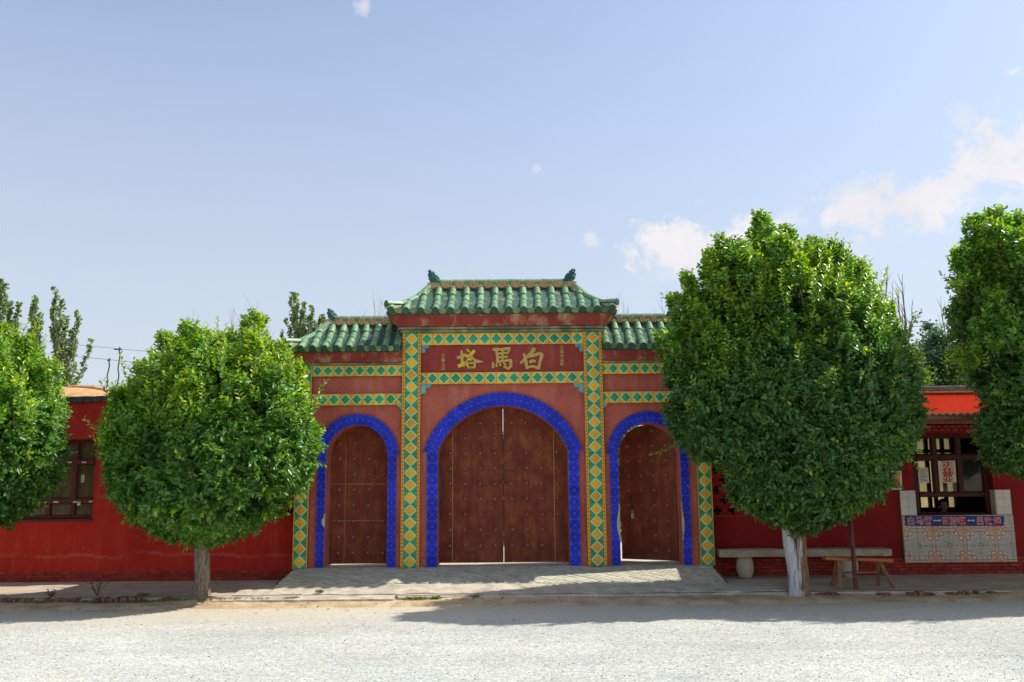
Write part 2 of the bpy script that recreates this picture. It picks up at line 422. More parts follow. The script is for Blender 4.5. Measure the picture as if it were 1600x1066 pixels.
def road_mat():
    m, N, b, o = new_mat('gravel_asphalt')
    co = N.n('ShaderNodeTexCoord').outputs['Object']
    big = N.noise(co, 0.35, 5, 0.6, 0.3)
    mid = N.noise(co, 2.4, 5, 0.65)
    vo = N.n('ShaderNodeTexVoronoi', {'Scale': 58.0, 'Vector': co})
    sp = N.noise(co, 34, 5, 0.75)
    c = N.ramp(big, [(0.35, (0.385, 0.385, 0.37)), (0.65, (0.485, 0.48, 0.45))])
    c = N.mix(N.m('MULTIPLY', N.ramp(mid, [(0.35, (1, 1, 1)), (0.6, (0, 0, 0))]), 0.35), c, (0.38, 0.38, 0.365))
    tan = N.noise(co, 0.9, 6, 0.7)
    c = N.mix(N.m('MULTIPLY', N.ramp(tan, [(0.55, (0, 0, 0)), (0.72, (1, 1, 1))]), 0.45), c, (0.46, 0.40, 0.32))
    wear = N.noise(N.n('ShaderNodeVectorMath', {0: co, 1: (0.25, 1.6, 1)}, operation='MULTIPLY').outputs[0], 1.0, 5, 0.6)
    c = N.mix(0.5, c, N.ramp(wear, [(0.3, (0.40, 0.40, 0.40)), (0.7, (0.56, 0.57, 0.57))]), 'OVERLAY')
    vo2 = N.n('ShaderNodeTexVoronoi', {'Scale': 24.0, 'Vector': co})
    for vv, lo_, hi_ in ((vo, 0.70, 1.40), (vo2, 0.93, 1.16)):
        r_ = N.n('ShaderNodeSeparateColor', {0: vv.outputs['Color']})
        k_ = N.m('ADD', lo_, N.m('MULTIPLY', r_.outputs[0], hi_ - lo_))
        w_ = N.n('ShaderNodeCombineColor', {0: k_, 1: k_, 2: N.m('SUBTRACT', k_, N.m('MULTIPLY', r_.outputs[1], 0.06))})
        c = N.mix(1.0, c, w_.outputs[0], 'MULTIPLY')
    c = N.mix(N.ramp(sp, [(0.60, (0, 0, 0)), (0.68, (0.7, 0.7, 0.7))]), c, (0.18, 0.17, 0.15))
    yy_ = N.n('ShaderNodeSeparateXYZ', {0: co}).outputs['Y']
    dk = N.m('MULTIPLY', N.n('ShaderNodeMapRange', {'Value': N.m('ADD', yy_, N.m('MULTIPLY', N.m('SUBTRACT', mid, 0.5), 2.6)), 'From Min': 12.2, 'From Max': 13.8}).outputs[0], 0.75)
    c = N.mix(dk, c, (0.55, 0.47, 0.34))  # kerbside dirt, its warm tone also painted in for the tree shade
    z = N.n('ShaderNodeSeparateXYZ', {0: co})
    N.put(b.inputs['Base Color'], c)
    N.put(b.inputs['Roughness'], 0.9)
    N.put(b.inputs['Specular IOR Level'], 0.2)
    h = N.m('ADD', N.m('MULTIPLY', vo.outputs['Distance'], -0.6), N.m('MULTIPLY', sp, 1.0))
    bn = N.n('ShaderNodeBump', {'Strength': 0.6, 'Distance': 0.014, 'Height': h})
    N.put(b.inputs['Normal'], bn.outputs[0])
    return m
MAT['road'] = road_mat()
MAT['dirt'] = surf('dirt', (0.38, 0.26, 0.14), (0.58, 0.44, 0.27), 2.5, 0.97, 0.6, 40, fine=0.3)
MAT['sidewalk'] = surf('sidewalk', (0.38, 0.30, 0.22), (0.52, 0.43, 0.33), 1.6, 0.95, 0.4, 45, fine=0.25)
MAT['paver'] = surf('paver', (0.42, 0.395, 0.29), (0.56, 0.52, 0.40), 4, 0.92, 0.4, 50, rand=0.22, fine=0.2)
MAT['joint'] = flat('joint', (0.10, 0.085, 0.065), 0.95)
MAT['courtyard'] = surf('courtyard', (0.50, 0.44, 0.36), (0.60, 0.54, 0.45), 1.2, 0.95, 0.3, 40)
MAT['earth'] = surf('earth', (0.30, 0.23, 0.15), (0.42, 0.33, 0.22), 0.05, 0.97, 0.4, 5, fine=0.2)
MAT['pebble'] = surf('pebble', (0.12, 0.11, 0.10), (0.38, 0.34, 0.29), 30, 0.9, 0.2, 60)

def vcol_mat(name, rough=0.25):
    m, N, b, o = new_mat(name)
    at = N.n('ShaderNodeAttribute', attribute_name='print').outputs['Color']
    co = N.n('ShaderNodeTexCoord').outputs['Object']
    n = N.noise(co, 14, 5, 0.6)
    c = N.mix(0.25, at, N.ramp(n, [(0.3, (0.2, 0.2, 0.2)), (0.7, (0.8, 0.8, 0.8))]), 'OVERLAY')
    N.put(b.inputs['Base Color'], c)
    N.put(b.inputs['Roughness'], rough)
    return m
MAT['printed_tile'] = vcol_mat('printed_tile')

# ------------------------------------------------------------------ mesh helpers
WM = {}     # object name -> world matrix as built

def link(o, parent=None, world=None):
    COL.objects.link(o)
    w = world if world is not None else Matrix.Identity(4)
    if parent is not None:
        o.parent = parent
        o.matrix_parent_inverse = WM[parent.name].inverted()
    o.matrix_basis = w
    WM[o.name] = w
    return o

def thing(name, label, cat, loc=(0, 0, 0), group=None):
    o = bpy.data.objects.new(name, None)
    o.empty_display_size = 0.2
    link(o, None, Matrix.Translation(loc))
    o['label'] = label
    o['category'] = cat
    if group:
        o['group'] = group
    return o

def tag(o, label=None, cat=None, group=None, kind=None):
    for k, v in (('label', label), ('category', cat), ('group', group), ('kind', kind)):
        if v:
            o[k] = v
    return o

class MB:
    """collects shapes into one mesh"""
    def __init__(s):
        s.v, s.f, s.mi, s.uv = [], [], [], {}
    def add(s, vs, fs, mi=0):
        b = len(s.v)
        s.v += [tuple(v) for v in vs]
        for f in fs:
            s.f.append(tuple(b + i for i in f))
            s.mi.append(mi)
        return b
    def box(s, x0, x1, y0, y1, z0, z1, mi=0, mat=None):
        vs = [Vector(p) for p in ((x0, y0, z0), (x1, y0, z0), (x1, y1, z0), (x0, y1, z0), (x0, y0, z1), (x1, y0, z1), (x1, y1, z1), (x0, y1, z1))]
        if mat is not None:
            vs = [mat @ v for v in vs]
        s.add(vs, [(0, 3, 2, 1), (4, 5, 6, 7), (0, 1, 5, 4), (1, 2, 6, 5), (2, 3, 7, 6), (3, 0, 4, 7)], mi)
        return s
    def bbox(s, x0, x1, y0, y1, z0, z1, bv=0.01, mi=0, mat=None):
        """box with chamfered front (-y) edges"""
        c = [(x0, y1, z0), (x1, y1, z0), (x1, y1, z1), (x0, y1, z1),
             (x0, y0 + bv, z0), (x1, y0 + bv, z0), (x1, y0 + bv, z1), (x0, y0 + bv, z1),
             (x0 + bv, y0, z0 + bv), (x1 - bv, y0, z0 + bv), (x1 - bv, y0, z1 - bv), (x0 + bv, y0, z1 - bv)]
        vs = [Vector(p) for p in c]
        if mat is not None:
            vs = [mat @ v for v in vs]
        s.add(vs, [(3, 2, 1, 0), (8, 9, 10, 11)] + [(0 + i, (i + 1) % 4, 4 + (i + 1) % 4, 4 + i) for i in range(4)] + [(4 + i, 4 + (i + 1) % 4, 8 + (i + 1) % 4, 8 + i) for i in range(4)], mi)
        return s
    def tube(s, pts, radii, seg=8, mi=0, cap=True):
        pts = [Vector(p) for p in pts]
        if not hasattr(radii, '__len__'):
            radii = [radii] * len(pts)
        n = len(pts)
        prev = None
        rings = []
        for i, p in enumerate(pts):
            t = (pts[min(i + 1, n - 1)] - pts[max(i - 1, 0)])
            t = t.normalized() if t.length > 1e-9 else Vector((0, 0, 1))
            a = prev - t * prev.dot(t) if prev is not None else (Vector((1, 0, 0)) if abs(t.x) < 0.9 else Vector((0, 1, 0)))
            a = (a - t * a.dot(t)).normalized()
            prev = a
            b = t.cross(a)
            rings.append([p + (a * math.cos(2 * math.pi * k / seg) + b * math.sin(2 * math.pi * k / seg)) * radii[i] for k in range(seg)])
        vs = [q for r in rings for q in r]
        fs = []
        for i in range(n - 1):
            for k in range(seg):
                k2 = (k + 1) % seg
                fs.append((i * seg + k, i * seg + k2, (i + 1) * seg + k2, (i + 1) * seg + k))
        if cap:
            fs.append(tuple(range(seg - 1, -1, -1)))
            fs.append(tuple((n - 1) * seg + k for k in range(seg)))
        s.add(vs, fs, mi)
        return s
    def lathe(s, prof, cx, cy, seg=20, mi=0):
        vs, fs = [], []
        for (r, z) in prof:
            vs += [(cx + r * math.cos(2 * math.pi * k / seg), cy + r * math.sin(2 * math.pi * k / seg), z) for k in range(seg)]
        for i in range(len(prof) - 1):
            for k in range(seg):
                k2 = (k + 1) % seg
                fs.append((i * seg + k, i * seg + k2, (i + 1) * seg + k2, (i + 1) * seg + k))
        fs.append(tuple(range(seg - 1, -1, -1)))
        fs.append(tuple((len(prof) - 1) * seg + k for k in range(seg)))
        s.add(vs, fs, mi)
        return s
    def prism(s, loops, y0, y1, mi=0, mat=None):
        """outline(s) in x,z (first outer, the rest holes) given depth from y0 to y1"""
        pl = [[Vector((x, 0, z)) for x, z in lp] for lp in loops]
        flatv = [p for lp in pl for p in lp]
        tris = tessellate_polygon(pl)
        front = [Vector((p.x, y0, p.z)) for p in flatv]
        back = [Vector((p.x, y1, p.z)) for p in flatv]
        vs = front + back
        if mat is not None:
            vs = [mat @ v for v in vs]
        n = len(flatv)
        fs = []
        for t in tris:
            a, b, c = [flatv[i] for i in t]
            nrm = (b - a).cross(c - a)
            if nrm.length < 1e-12:
                continue
            t = tuple(t) if nrm.y < 0 else (t[2], t[1], t[0])
            fs.append(t)
            fs.append((t[2] + n, t[1] + n, t[0] + n))
        b = 0
        for lp in pl:
            k = len(lp)
            for i in range(k):
                j = (i + 1) % k
                fs.append((b + i, b + j, b + j + n, b + i + n))
            b += k
        s.add(vs, fs, mi)
        return s
    def mesh(s, name, mats, fixn=True, smooth=False):
        me = bpy.data.meshes.new(name)
        me.from_pydata(s.v, [], s.f)
        for m in (mats if isinstance(mats, (list, tuple)) else [mats]):
            me.materials.append(MAT[m] if isinstance(m, str) else m)
        me.polygons.foreach_set('material_index', s.mi)
        if fixn:
            bm = bmesh.new()
            bm.from_mesh(me)
            bmesh.ops.recalc_face_normals(bm, faces=bm.faces)
            bm.to_mesh(me)
            bm.free()
        if smooth:
            me.polygons.foreach_set('use_smooth', [True] * len(me.polygons))
        me.update()
        return me
    def build(s, name, mats, parent=None, **k):
        o = bpy.data.objects.new(name, s.mesh(name, mats, **k))
        return link(o, parent)

def inst(name, me, parent, world):
    return link(bpy.data.objects.new(name, me), parent, world)

def structure(o):
    o['kind'] = 'structure'
    return o

def arc(cx, cz, r, a0, a1, n):
    return [(cx + r * math.cos(a0 + (a1 - a0) * i / n), cz + r * math.sin(a0 + (a1 - a0) * i / n)) for i in range(n + 1)]

# ------------------------------------------------------------------ ground, road, sidewalk
g = MB()
nx, ny = 40, 40
g.add([(-900, -900, -0.20), (900, -900, -0.20), (900, 900, -0.20), (-900, 900, -0.20)], [(0, 1, 2, 3)])
structure(g.build('ground', 'earth'))

def value_noise(p, seed=0):
    """smooth 3-D value noise on an (n,3) array, about -1..1"""
    p = np.asarray(p, float)
    i = np.floor(p).astype(np.int64)
    f = p - i
    f = f * f * (3 - 2 * f)
    def h(ix, iy, iz):
        n = (ix * 374761393 + iy * 668265263 + iz * 2147483647 + seed * 1274126177) & 0xffffffff
        n = ((n ^ (n >> 13)) * 1274126177) & 0xffffffff
        n = n ^ (n >> 16)
        return (n & 0xffff) / 32767.5 - 1
    r = 0
    for dx in (0, 1):
        for dy in (0, 1):
            for dz in (0, 1):
                w = (f[:, 0] if dx else 1 - f[:, 0]) * (f[:, 1] if dy else 1 - f[:, 1]) * (f[:, 2] if dz else 1 - f[:, 2])
                r = r + w * h(i[:, 0] + dx, i[:, 1] + dy, i[:, 2] + dz)
    return r

def sheet(name, xs, ys, zf, mat):
    X, Y = np.meshgrid(xs, ys)
    P = np.stack([X.ravel(), Y.ravel(), np.zeros(X.size)], 1)
    P[:, 2] = zf(P)
    nx = len(xs)
    fs = [(j * nx + i, j * nx + i + 1, (j + 1) * nx + i + 1, (j + 1) * nx + i) for j in range(len(ys) - 1) for i in range(nx - 1)]
    b = MB()
    b.add(P.tolist(), fs)
    o = b.build(name, mat, fixn=False, smooth=True)
    return structure(o)

sheet('road', np.linspace(-40, 40, 161), np.linspace(-30, 14.75, 100),
      lambda P: -0.085 + 0.012 * value_noise(P * [0.5, 0.8, 1], 3) - 0.03 * np.clip((P[:, 1] - 13.9) / 0.85, 0, 1), 'road')
def shoulder_z(P):
    z = -0.095 + 0.03 * value_noise(P * [1.3, 3.0, 1], 5)
    t = np.clip((P[:, 1] - 14.35) / 0.75, 0, 1)
    return z + 0.06 * t - 0.06 * np.clip((14.55 - P[:, 1]) / 0.3, 0, 1)
sheet('dirt_shoulder', np.linspace(-40, 40, 400), np.linspace(14.25, 15.2, 16), shoulder_z, 'dirt')

def sidewalk_z(P):
    return 0.004 * value_noise(P * [0.9, 1.5, 1], 9)
sheet('sidewalk', np.linspace(-40, 40, 241), np.linspace(15.12, 17.6, 10), sidewalk_z, 'sidewalk')
m = MB()
m.box(-40, 40, 15.10, 15.125, -0.2, -0.006)
structure(m.build('sidewalk_edge', 'concrete'))
m = MB()
m.add([(-30, 17.9, 0.20), (30, 17.9, 0.20), (30, 60, 0.20), (-30, 60, 0.20)], [(0, 1, 2, 3)])
structure(m.build('courtyard', 'courtyard'))

# kerb of bricks on edge, broken and uneven, either side of the ramp
kerb = MB()
kerb.box(-40, 40, 15.02, 15.10, -0.2, -0.05)
kerb = structure(kerb.build('kerb', 'dirt'))
bk = MB()
bk.bbox(-0.029, 0.029, -0.115, 0.115, -0.06, 0.06, 0.012)
bk_me = bk.mesh('brick', 'brick_brown')
def kerb_run(x0, x1, keep, dz=0.0):
    x = x0
    while x < x1:
        x += random.uniform(0.066, 0.08)
        if random.random() > keep:
            x += random.uniform(0.0, 0.25)
            continue
        mt = Matrix.Translation((x, 15.06 + random.uniform(-0.02, 0.02), -0.055 + dz + random.uniform(-0.02, 0.012))) @ Matrix.Rotation(random.uniform(-0.12, 0.12), 4, 'Z') @ Matrix.Rotation(random.uniform(-0.15, 0.15), 4, 'Y')
        inst('brick', bk_me, kerb, mt)
kerb_run(-8.9, -5.65, 0.85)
kerb_run(-5.1, -4.3, 0.5, -0.02)
kerb_run(5.0, 8.0, 0.92, -0.016)

# ------------------------------------------------------------------ ramp in front of the gate
ramp = MB()
RL, RR, RY0, RY1 = -4.22, 3.80, 15.80, 17.02
def ramp_z(x, y):
    t = (y - RY0) / (RY1 - RY0)
    front = 0.125 + (0.075 - 0.125) * (x - RL) / (RR - RL)
    return front + (0.262 - front) * t
zz = lambda x, y: ramp_z(x, y) - 0.030
ramp.add([(RL, RY0, zz(RL, RY0)), (RR, RY0, zz(RR, RY0)), (RR, RY1, zz(RR, RY1)), (RL, RY1, zz(RL, RY1)),
          (RL, RY0, -0.1), (RR, RY0, -0.1), (RR, RY1, -0.1), (RL, RY1, -0.1)],
         [(0, 1, 2, 3), (4, 5, 1, 0), (5, 6, 2, 1), (7, 4, 0, 3)])
ramp = structure(ramp.build('ramp', 'joint'))
fl = MB()
fl.box(RL, RR, RY1, 18.0, -0.1, 0.26)
structure(fl.build('gate_floor', 'paver'))

def clip_poly(poly, x0, x1, y0, y1):
    for ax, lim, sg in ((0, x0, 1), (0, x1, -1), (1, y0, 1), (1, y1, -1)):
        outp = []
        for i in range(len(poly)):
            a, b = poly[i - 1], poly[i]
            da, db = sg * (a[ax] - lim), sg * (b[ax] - lim)
            if (da < 0) != (db < 0):
                t = da / (da - db)
                outp.append((a[0] + (b[0] - a[0]) * t, a[1] + (b[1] - a[1]) * t))
            if db >= 0:
                outp.append(b)
        poly = outp
        if not poly:
            break
    return poly

ang = R(-42)
pl, pw = 0.30, 0.14
pav_stuff = MB()
cnt = 0
ca, sa = math.cos(ang), math.sin(ang)
for j in range(-70, 70):
    for i in range(-40, 40):
        u0 = (i + (0.5 if j % 2 else 0)) * pl
        v0 = j * pw
        gq = 0.009
        q = [(u0 + gq, v0 + gq), (u0 + pl - gq, v0 + gq), (u0 + pl - gq, v0 + pw - gq), (u0 + gq, v0 + pw - gq)]
        q = [(-0.2 + ca * u - sa * v, 16.4 + sa * u + ca * v) for u, v in q]
        q = clip_poly(q, RL + 0.06, RR - 0.06, RY0 + 0.02, RY1 - 0.005)
        if len(q) < 3:
            continue
        ar = abs(sum(q[k - 1][0] * q[k][1] - q[k][0] * q[k - 1][1] for k in range(len(q)))) / 2
        if ar < 0.002:
            continue
        dz = random.uniform(-0.003, 0.004)
        top = [(x, y, ramp_z(x, y) + dz) for x, y in q]
        bot = [(x, y, ramp_z(x, y) - 0.045) for x, y in q]
        n = len(q)
        pb = MB() if cnt < 299 and ar > 0.008 else pav_stuff
        pb.add(top + bot, [tuple(range(n))] + [(k, n + k, n + (k + 1) % n, (k + 1) % n) for k in range(n)])
        if pb is not pav_stuff:
            pb.build('paver', 'paver', ramp)
            cnt += 1
o = pav_stuff.build('pavers', 'paver', ramp)
o['kind'] = 'stuff'

# cement apron sloping from the ramp to the kerb, with a broken slab edge
ap = MB()
xs = np.linspace(-4.75, 4.6, 80)
rows = []
for t, z in ((0, None), (0.5, 0.05), (1.0, 0.015)):
    for x in xs:
        yb = RY0 + 0.01
        y = yb + (15.18 - yb) * t + (0.04 * math.sin(x * 3.1) + 0.03 * math.sin(x * 7.7 + 1)) * t
        zf = 0.12 - 0.05 * (x + 4.2) / 8 if z is None else z
        if x < RL or x > RR:
            zf = min(zf, 0.05)
        rows.append((x, y, zf + 0.006 * random.uniform(-1, 1)))
n = len(xs)
ap.add(rows, [(r * n + i, r * n + i + 1, (r + 1) * n + i + 1, (r + 1) * n + i) for r in range(2) for i in range(n - 1)])
base = [(x, y - 0.01, -0.12) for (x, y, z) in rows[2 * n:]]
ap.add(rows[2 * n:] + base, [(i, i + 1, n + i + 1, n + i) for i in range(n - 1)])
structure(ap.build('cement_apron', 'concrete', fixn=False))
sl = MB()
edge = [(-5.0 + 0.1 * i, 14.86 + 0.02 * math.sin(i * 1.7)) for i in range(31)]
up = [(x, 15.12, 0.0) for x, y in edge]
lo = [(x, y, -0.03) for x, y in edge]
k = len(edge)
sl.add(up + lo + [(x, y - 0.005, -0.12) for x, y in edge], [(i, k + i, k + i + 1, i + 1) for i in range(k - 1)] + [(k + i, 2 * k + i, 2 * k + i + 1, k + i + 1) for i in range(k - 1)] + [(k - 1, 2 * k - 1, 3 * k - 1)])
sb = sl.build('kerb_slab', 'concrete')
structure(sb)
m2 = MB()
m2.bbox(-1.95, 2.9, 15.02, 15.13, -0.14, -0.015, 0.012)
structure(m2.build('kerb_stone', 'concrete'))

# ------------------------------------------------------------------ the gate
CX = -0.195
FZ = 0.262
gate = thing('temple_gate', 'red temple gate with three arched rusty doors and green tiled roofs', 'gate', (CX, 17.0, FZ))

# --- body wall with the three openings
C_SPR, C_CZ, C_RI, C_RO = 2.44, 1.974, 1.349, 1.612
S_OFF, S_SPR, S_RI, S_RO = 2.83, 2.38, 0.593, 0.805
def center_arc(r, n=28):
    a0 = math.asin((C_SPR - C_CZ) / r)
    return arc(CX, C_CZ, r, math.pi - a0, a0, n)
hw = math.sqrt(C_RI ** 2 - (C_SPR - C_CZ) ** 2)
outline = [(CX - 1.62, FZ), (CX - hw, FZ)] + center_arc(C_RI) + [(CX + hw, FZ), (CX + 1.62, FZ), (CX + 1.62, 4.77), (CX - 1.62, 4.77)]
b = MB().prism([outline], 17.06, 17.9)
b.build('center_wall', 'gate_plaster', gate)
for sgn in (-1, 1):
    cx = CX + sgn * S_OFF
    ol = [(cx - 0.90, FZ), (cx - S_RI, FZ)] + arc(cx, S_SPR, S_RI, math.pi, 0, 24) + [(cx + S_RI, FZ), (cx + 0.92, FZ), (cx + 0.92, 4.2), (cx - 0.90, 4.2)]
    MB().prism([ol], 17.06, 17.9).build('side_wall', 'gate_plaster', gate)

# --- tile meshes: plate with a lozenge, four corners and pale lines, all in the glaze relief
def lozenge_tile(name, mats):
    s, k = 0.5, 0.435
    b = MB()
    f0 = -0.012
    # plate edges
    b.add([(-s, 0, -s), (s, 0, -s), (s, 0, s), (-s, 0, s), (-s, f0, -s), (s, f0, -s), (s, f0, s), (-s, f0, s)],
          [(0, 1, 5, 4), (1, 2, 6, 5), (2, 3, 7, 6), (3, 0, 4, 7)], 1)
    L = [(0, f0, -s), (s, f0, 0), (0, f0, s), (-s, f0, 0)]
    C = [(-s, f0, -s), (s, f0, -s), (s, f0, s), (-s, f0, s)]
    K = [(0, f0 - 0.006, -k), (k, f0 - 0.006, 0), (0, f0 - 0.006, k), (-k, f0 - 0.006, 0)]
    o = 0.445
    # corner triangles, inset from the pale line
    e = 0.04
    cs = [((-s, -s), (-e, -s), (-s, -e)), ((s, -s), (s, -e), (e, -s)), ((s, s), (e, s), (s, e)), ((-s, s), (-s, e), (-e, s))]
    ln = [((-e, -s), (0, -s), (-s, 0), (-s, -e)), ((e, -s), (s, -e), (s, 0), (0, -s)), ((e, s), (0, s), (s, 0), (s, e)), ((-e, s), (-s, e), (-s, 0), (0, s))]
    for t in cs:
        b.add([(x, f0, z) for x, z in t], [(0, 1, 2)], 1)
    for q in ln:
        b.add([(x, f0, z) for x, z in q], [(0, 1, 2, 3)], 2)
    b.add(L + K, [(0, 1, 5, 4), (1, 2, 6, 5), (2, 3, 7, 6), (3, 0, 4, 7)], 2)
    b.add(K + [(0, f0 - 0.02, 0)], [(0, 1, 4), (1, 2, 4), (2, 3, 4), (3, 0, 4)], 0)
    return b.mesh(name, mats)
band_tile_me = lozenge_tile('band_tile', ['tile_green', 'tile_yellow', 'tile_line'])
col_tile_me = lozenge_tile('column_tile', ['tile_yellow', 'tile_green', 'tile_line'])
def half_tile(name, mats, left):
    """a tile cut down the middle"""
    b = MB()
    f0, s, k, e = -0.012, 0.5, 0.435, 0.04
    sg = -1 if left else 1
    pts = lambda q: [(sg * x - sg * 0.25, f0, z) for x, z in q]
    b.add(pts([(0, -s), (s, 0), (s, -s)]), [(0, 1, 2)], 1)
    b.add(pts([(0, s), (s, 0), (s, s)]), [(0, 1, 2)], 1)
    b.add(pts([(0, -s), (s, 0), (k, 0), (0, -k)]), [(0, 1, 2, 3)], 2)
    b.add(pts([(0, s), (s, 0), (k, 0), (0, k)]), [(0, 1, 2, 3)], 2)
    b.add(pts([(0, -k), (k, 0), (0, k)]), [(0, 1, 2)], 0)
    b.add([(-0.25, 0, -s), (0.25, 0, -s), (0.25, 0, s), (-0.25, 0, s), (-0.25, f0, -s), (0.25, f0, -s), (0.25, f0, s), (-0.25, f0, s)],
          [(0, 1, 5, 4), (1, 2, 6, 5), (2, 3, 7, 6), (3, 0, 4, 7)], 1)
    return b.mesh(name, mats)
half_me = {s: half_tile('half_tile', ['tile_green', 'tile_yellow', 'tile_line'], s) for s in (True, False)}

def place_tile(me, name, parent, x, y, z, sx, sz):
    w = Matrix.Translation((x, y + random.uniform(-0.002, 0.002), z)) @ Matrix.Rotation(random.uniform(-0.008, 0.008), 4, 'Y') @ Matrix.Diagonal((sx * 0.975, 1, sz * 0.975, 1))
    return inst(name, me, parent, w)

def border(parent, x0, x1, y, z0, z1):
    """dotted yellow border strip, proud of the column; UV runs one dot per strip width"""
    b = MB()
    b.bbox(x0, x1, y - 0.014, y, z0, z1, 0.004)
    me = b.mesh('border_strip', 'border_yellow')
    uvl = me.uv_layers.new(name='UVMap')
    wd = x1 - x0
    for lp in me.loops:
        v = me.vertices[lp.vertex_index].co
        uvl.data[lp.index].uv = ((v.x - x0) / wd, (v.z - z0) / (wd * 1.25))
    return link(bpy.data.objects.new('border_strip', me), parent)

# --- columns
MC0, MC1 = 1.602, 1.962
for sgn in (-1, 1):
    a, c = CX + sgn * MC0, CX + sgn * MC1
    x0, x1 = min(a, c), max(a, c)
    col = MB().box(x0, x1, 16.96, 17.94, FZ, 4.77).build('main_column', 'grout', gate)
    bw = 0.058
    tw = x1 - x0 - 2 * bw
    n = 19
    th = (4.768 - FZ) / n
    for i in range(n):
        place_tile(col_tile_me, 'column_tile', col, (x0 + x1) / 2, 16.958, FZ + th * (i + 0.5), tw, th)
    border(col, x0, x0 + bw - 0.002, 16.96, FZ, 4.768)
    border(col, x1 - bw + 0.002, x1, 16.96, FZ, 4.768)
OC0, OC1 = 3.735, 4.012
for sgn in (-1, 1):
    a, c = CX + sgn * OC0, CX + sgn * OC1
    x0, x1 = min(a, c), max(a, c)
    col = MB().box(x0, x1, 16.97, 17.94, FZ, 4.142).build('outer_column', 'grout', gate)
    bw = 0.022
    tw = x1 - x0 - 2 * bw
    n = 16
    th = (4.14 - FZ) / n
    for i in range(n):
        place_tile(col_tile_me, 'column_tile', col, (x0 + x1) / 2, 16.968, FZ + th * (i + 0.5), tw, th)
    for (p, q) in ((x0, x0 + bw - 0.002), (x1 - bw + 0.002, x1)):
        MB().bbox(p, q, 16.956, 16.97, FZ, 4.14, 0.003).build('border_strip', 'tile_yellow', col)

# --- tile bands
def band(x0, x1, z0, z1, n, y=17.0, halves=(False, False)):
    bd = MB().box(x0, x1, y, 17.07, z0, z1).build('tile_band', 'grout', gate)
    th = z1 - z0
    units = n + 0.5 * sum(halves)
    tw = (x1 - x0) / units
    x = x0
    if halves[0]:
        place_tile(half_me[False], 'half_tile', bd, x + tw / 4, y - 0.002, (z0 + z1) / 2, tw, th)
        x += tw / 2
    for i in range(n):
        place_tile(band_tile_me, 'band_tile', bd, x + tw / 2, y - 0.002, (z0 + z1) / 2, tw, th)
        x += tw
    if halves[1]:
        place_tile(half_me[True], 'half_tile', bd, x + tw / 4, y - 0.002, (z0 + z1) / 2, tw, th)
band(CX - 1.60, CX + 1.60, 4.53, 4.767, 14)
band(CX - 1.60, CX + 1.60, 3.755, 3.985, 13, halves=(True, True))
for sgn in (-1, 1):
    a, c = sorted((CX + sgn * 1.964, CX + sgn * 3.733))
    h1 = (False, True) if sgn < 0 else (True, False)
    band(a, c, 3.925, 4.14, 8, halves=h1)
    band(a, c, 3.355, 3.58, 7, halves=(True, True))

# --- name board with the three gilded characters, read from right to left
board = MB().box(CX - 1.60, CX + 1.60, 17.035, 17.06, 3.985, 4.53).build('name_board', 'board_red', gate)
def at(px, py, Y):
    d = _r2 * ((px - 800) / 1360) + _u2 * ((533 - py) / 1360) + _f
    k = Y / d.y
    return d.x * k, 1.95 + d.z * k
def strokes(name, list_, parent):
    b = MB()
    for i, (pts, wd, mi) in enumerate(list_):
        P = [Vector(at(px, py, 17.03)) for px, py in pts]
        n = len(P)
        ws = wd if hasattr(wd, '__len__') else [wd] * n
        L, Rr = [], []
        for k, p in enumerate(P):
            t = (P[min(k + 1, n - 1)] - P[max(k - 1, 0)]).normalized()
            nrm = Vector((-t.y, t.x))
            w = ws[k] / 80.0 / 2 * 1.16
            ext = t * (w * 0.5) * (1 if k == n - 1 else (-1 if k == 0 else 0))
            L.append(p + ext + nrm * w)
            Rr.append(p + ext - nrm * w)
        y0 = 17.012 - 0.0012 * i
        o = L + Rr[::-1]
        b.prism([[(p.x, p.y) for p in o]], y0, 17.036, mi)
    return b.build(name, ['gold', 'gold_bright'], parent)
def A(seq, ox):
    return [(ox + x / 10, 520 + y / 10) for x, y in seq]
strokes('gilded_character', [
    (A([(752, 395), (800, 375), (875, 338)], 640), (4, 3.6, 3.2), 0),
    (A([(812, 285), (822, 380), (815, 480)], 640), (3.2, 4, 3.6), 0),
    (A([(770, 522), (812, 505), (850, 455)], 640), (5.2, 4.6, 2.6), 1),
    (A([(868, 372), (950, 358), (1008, 285)], 640), (2.5, 5.2, 4.2), 1),
    (A([(900, 268), (935, 300)], 640), (3.5, 2.5), 0),
    (A([(945, 365), (900, 440), (845, 530)], 640), (4, 3, 2), 0),
    (A([(955, 375), (1020, 430), (1080, 458), (1150, 452)], 640), (4, 3.6, 4.5, 0.8), 0),
    (A([(918, 412), (965, 430)], 640), (2.4, 2.4), 1),
    (A([(890, 470), (910, 530)], 640), (3, 2.6), 1),
    (A([(905, 480), (1020, 470)], 640), (2.6, 3), 0),
    (A([(1020, 470), (1015, 545)], 640), (3.6, 3), 0),
    (A([(915, 548), (1015, 545)], 640), (2.6, 2.8), 0)], board)
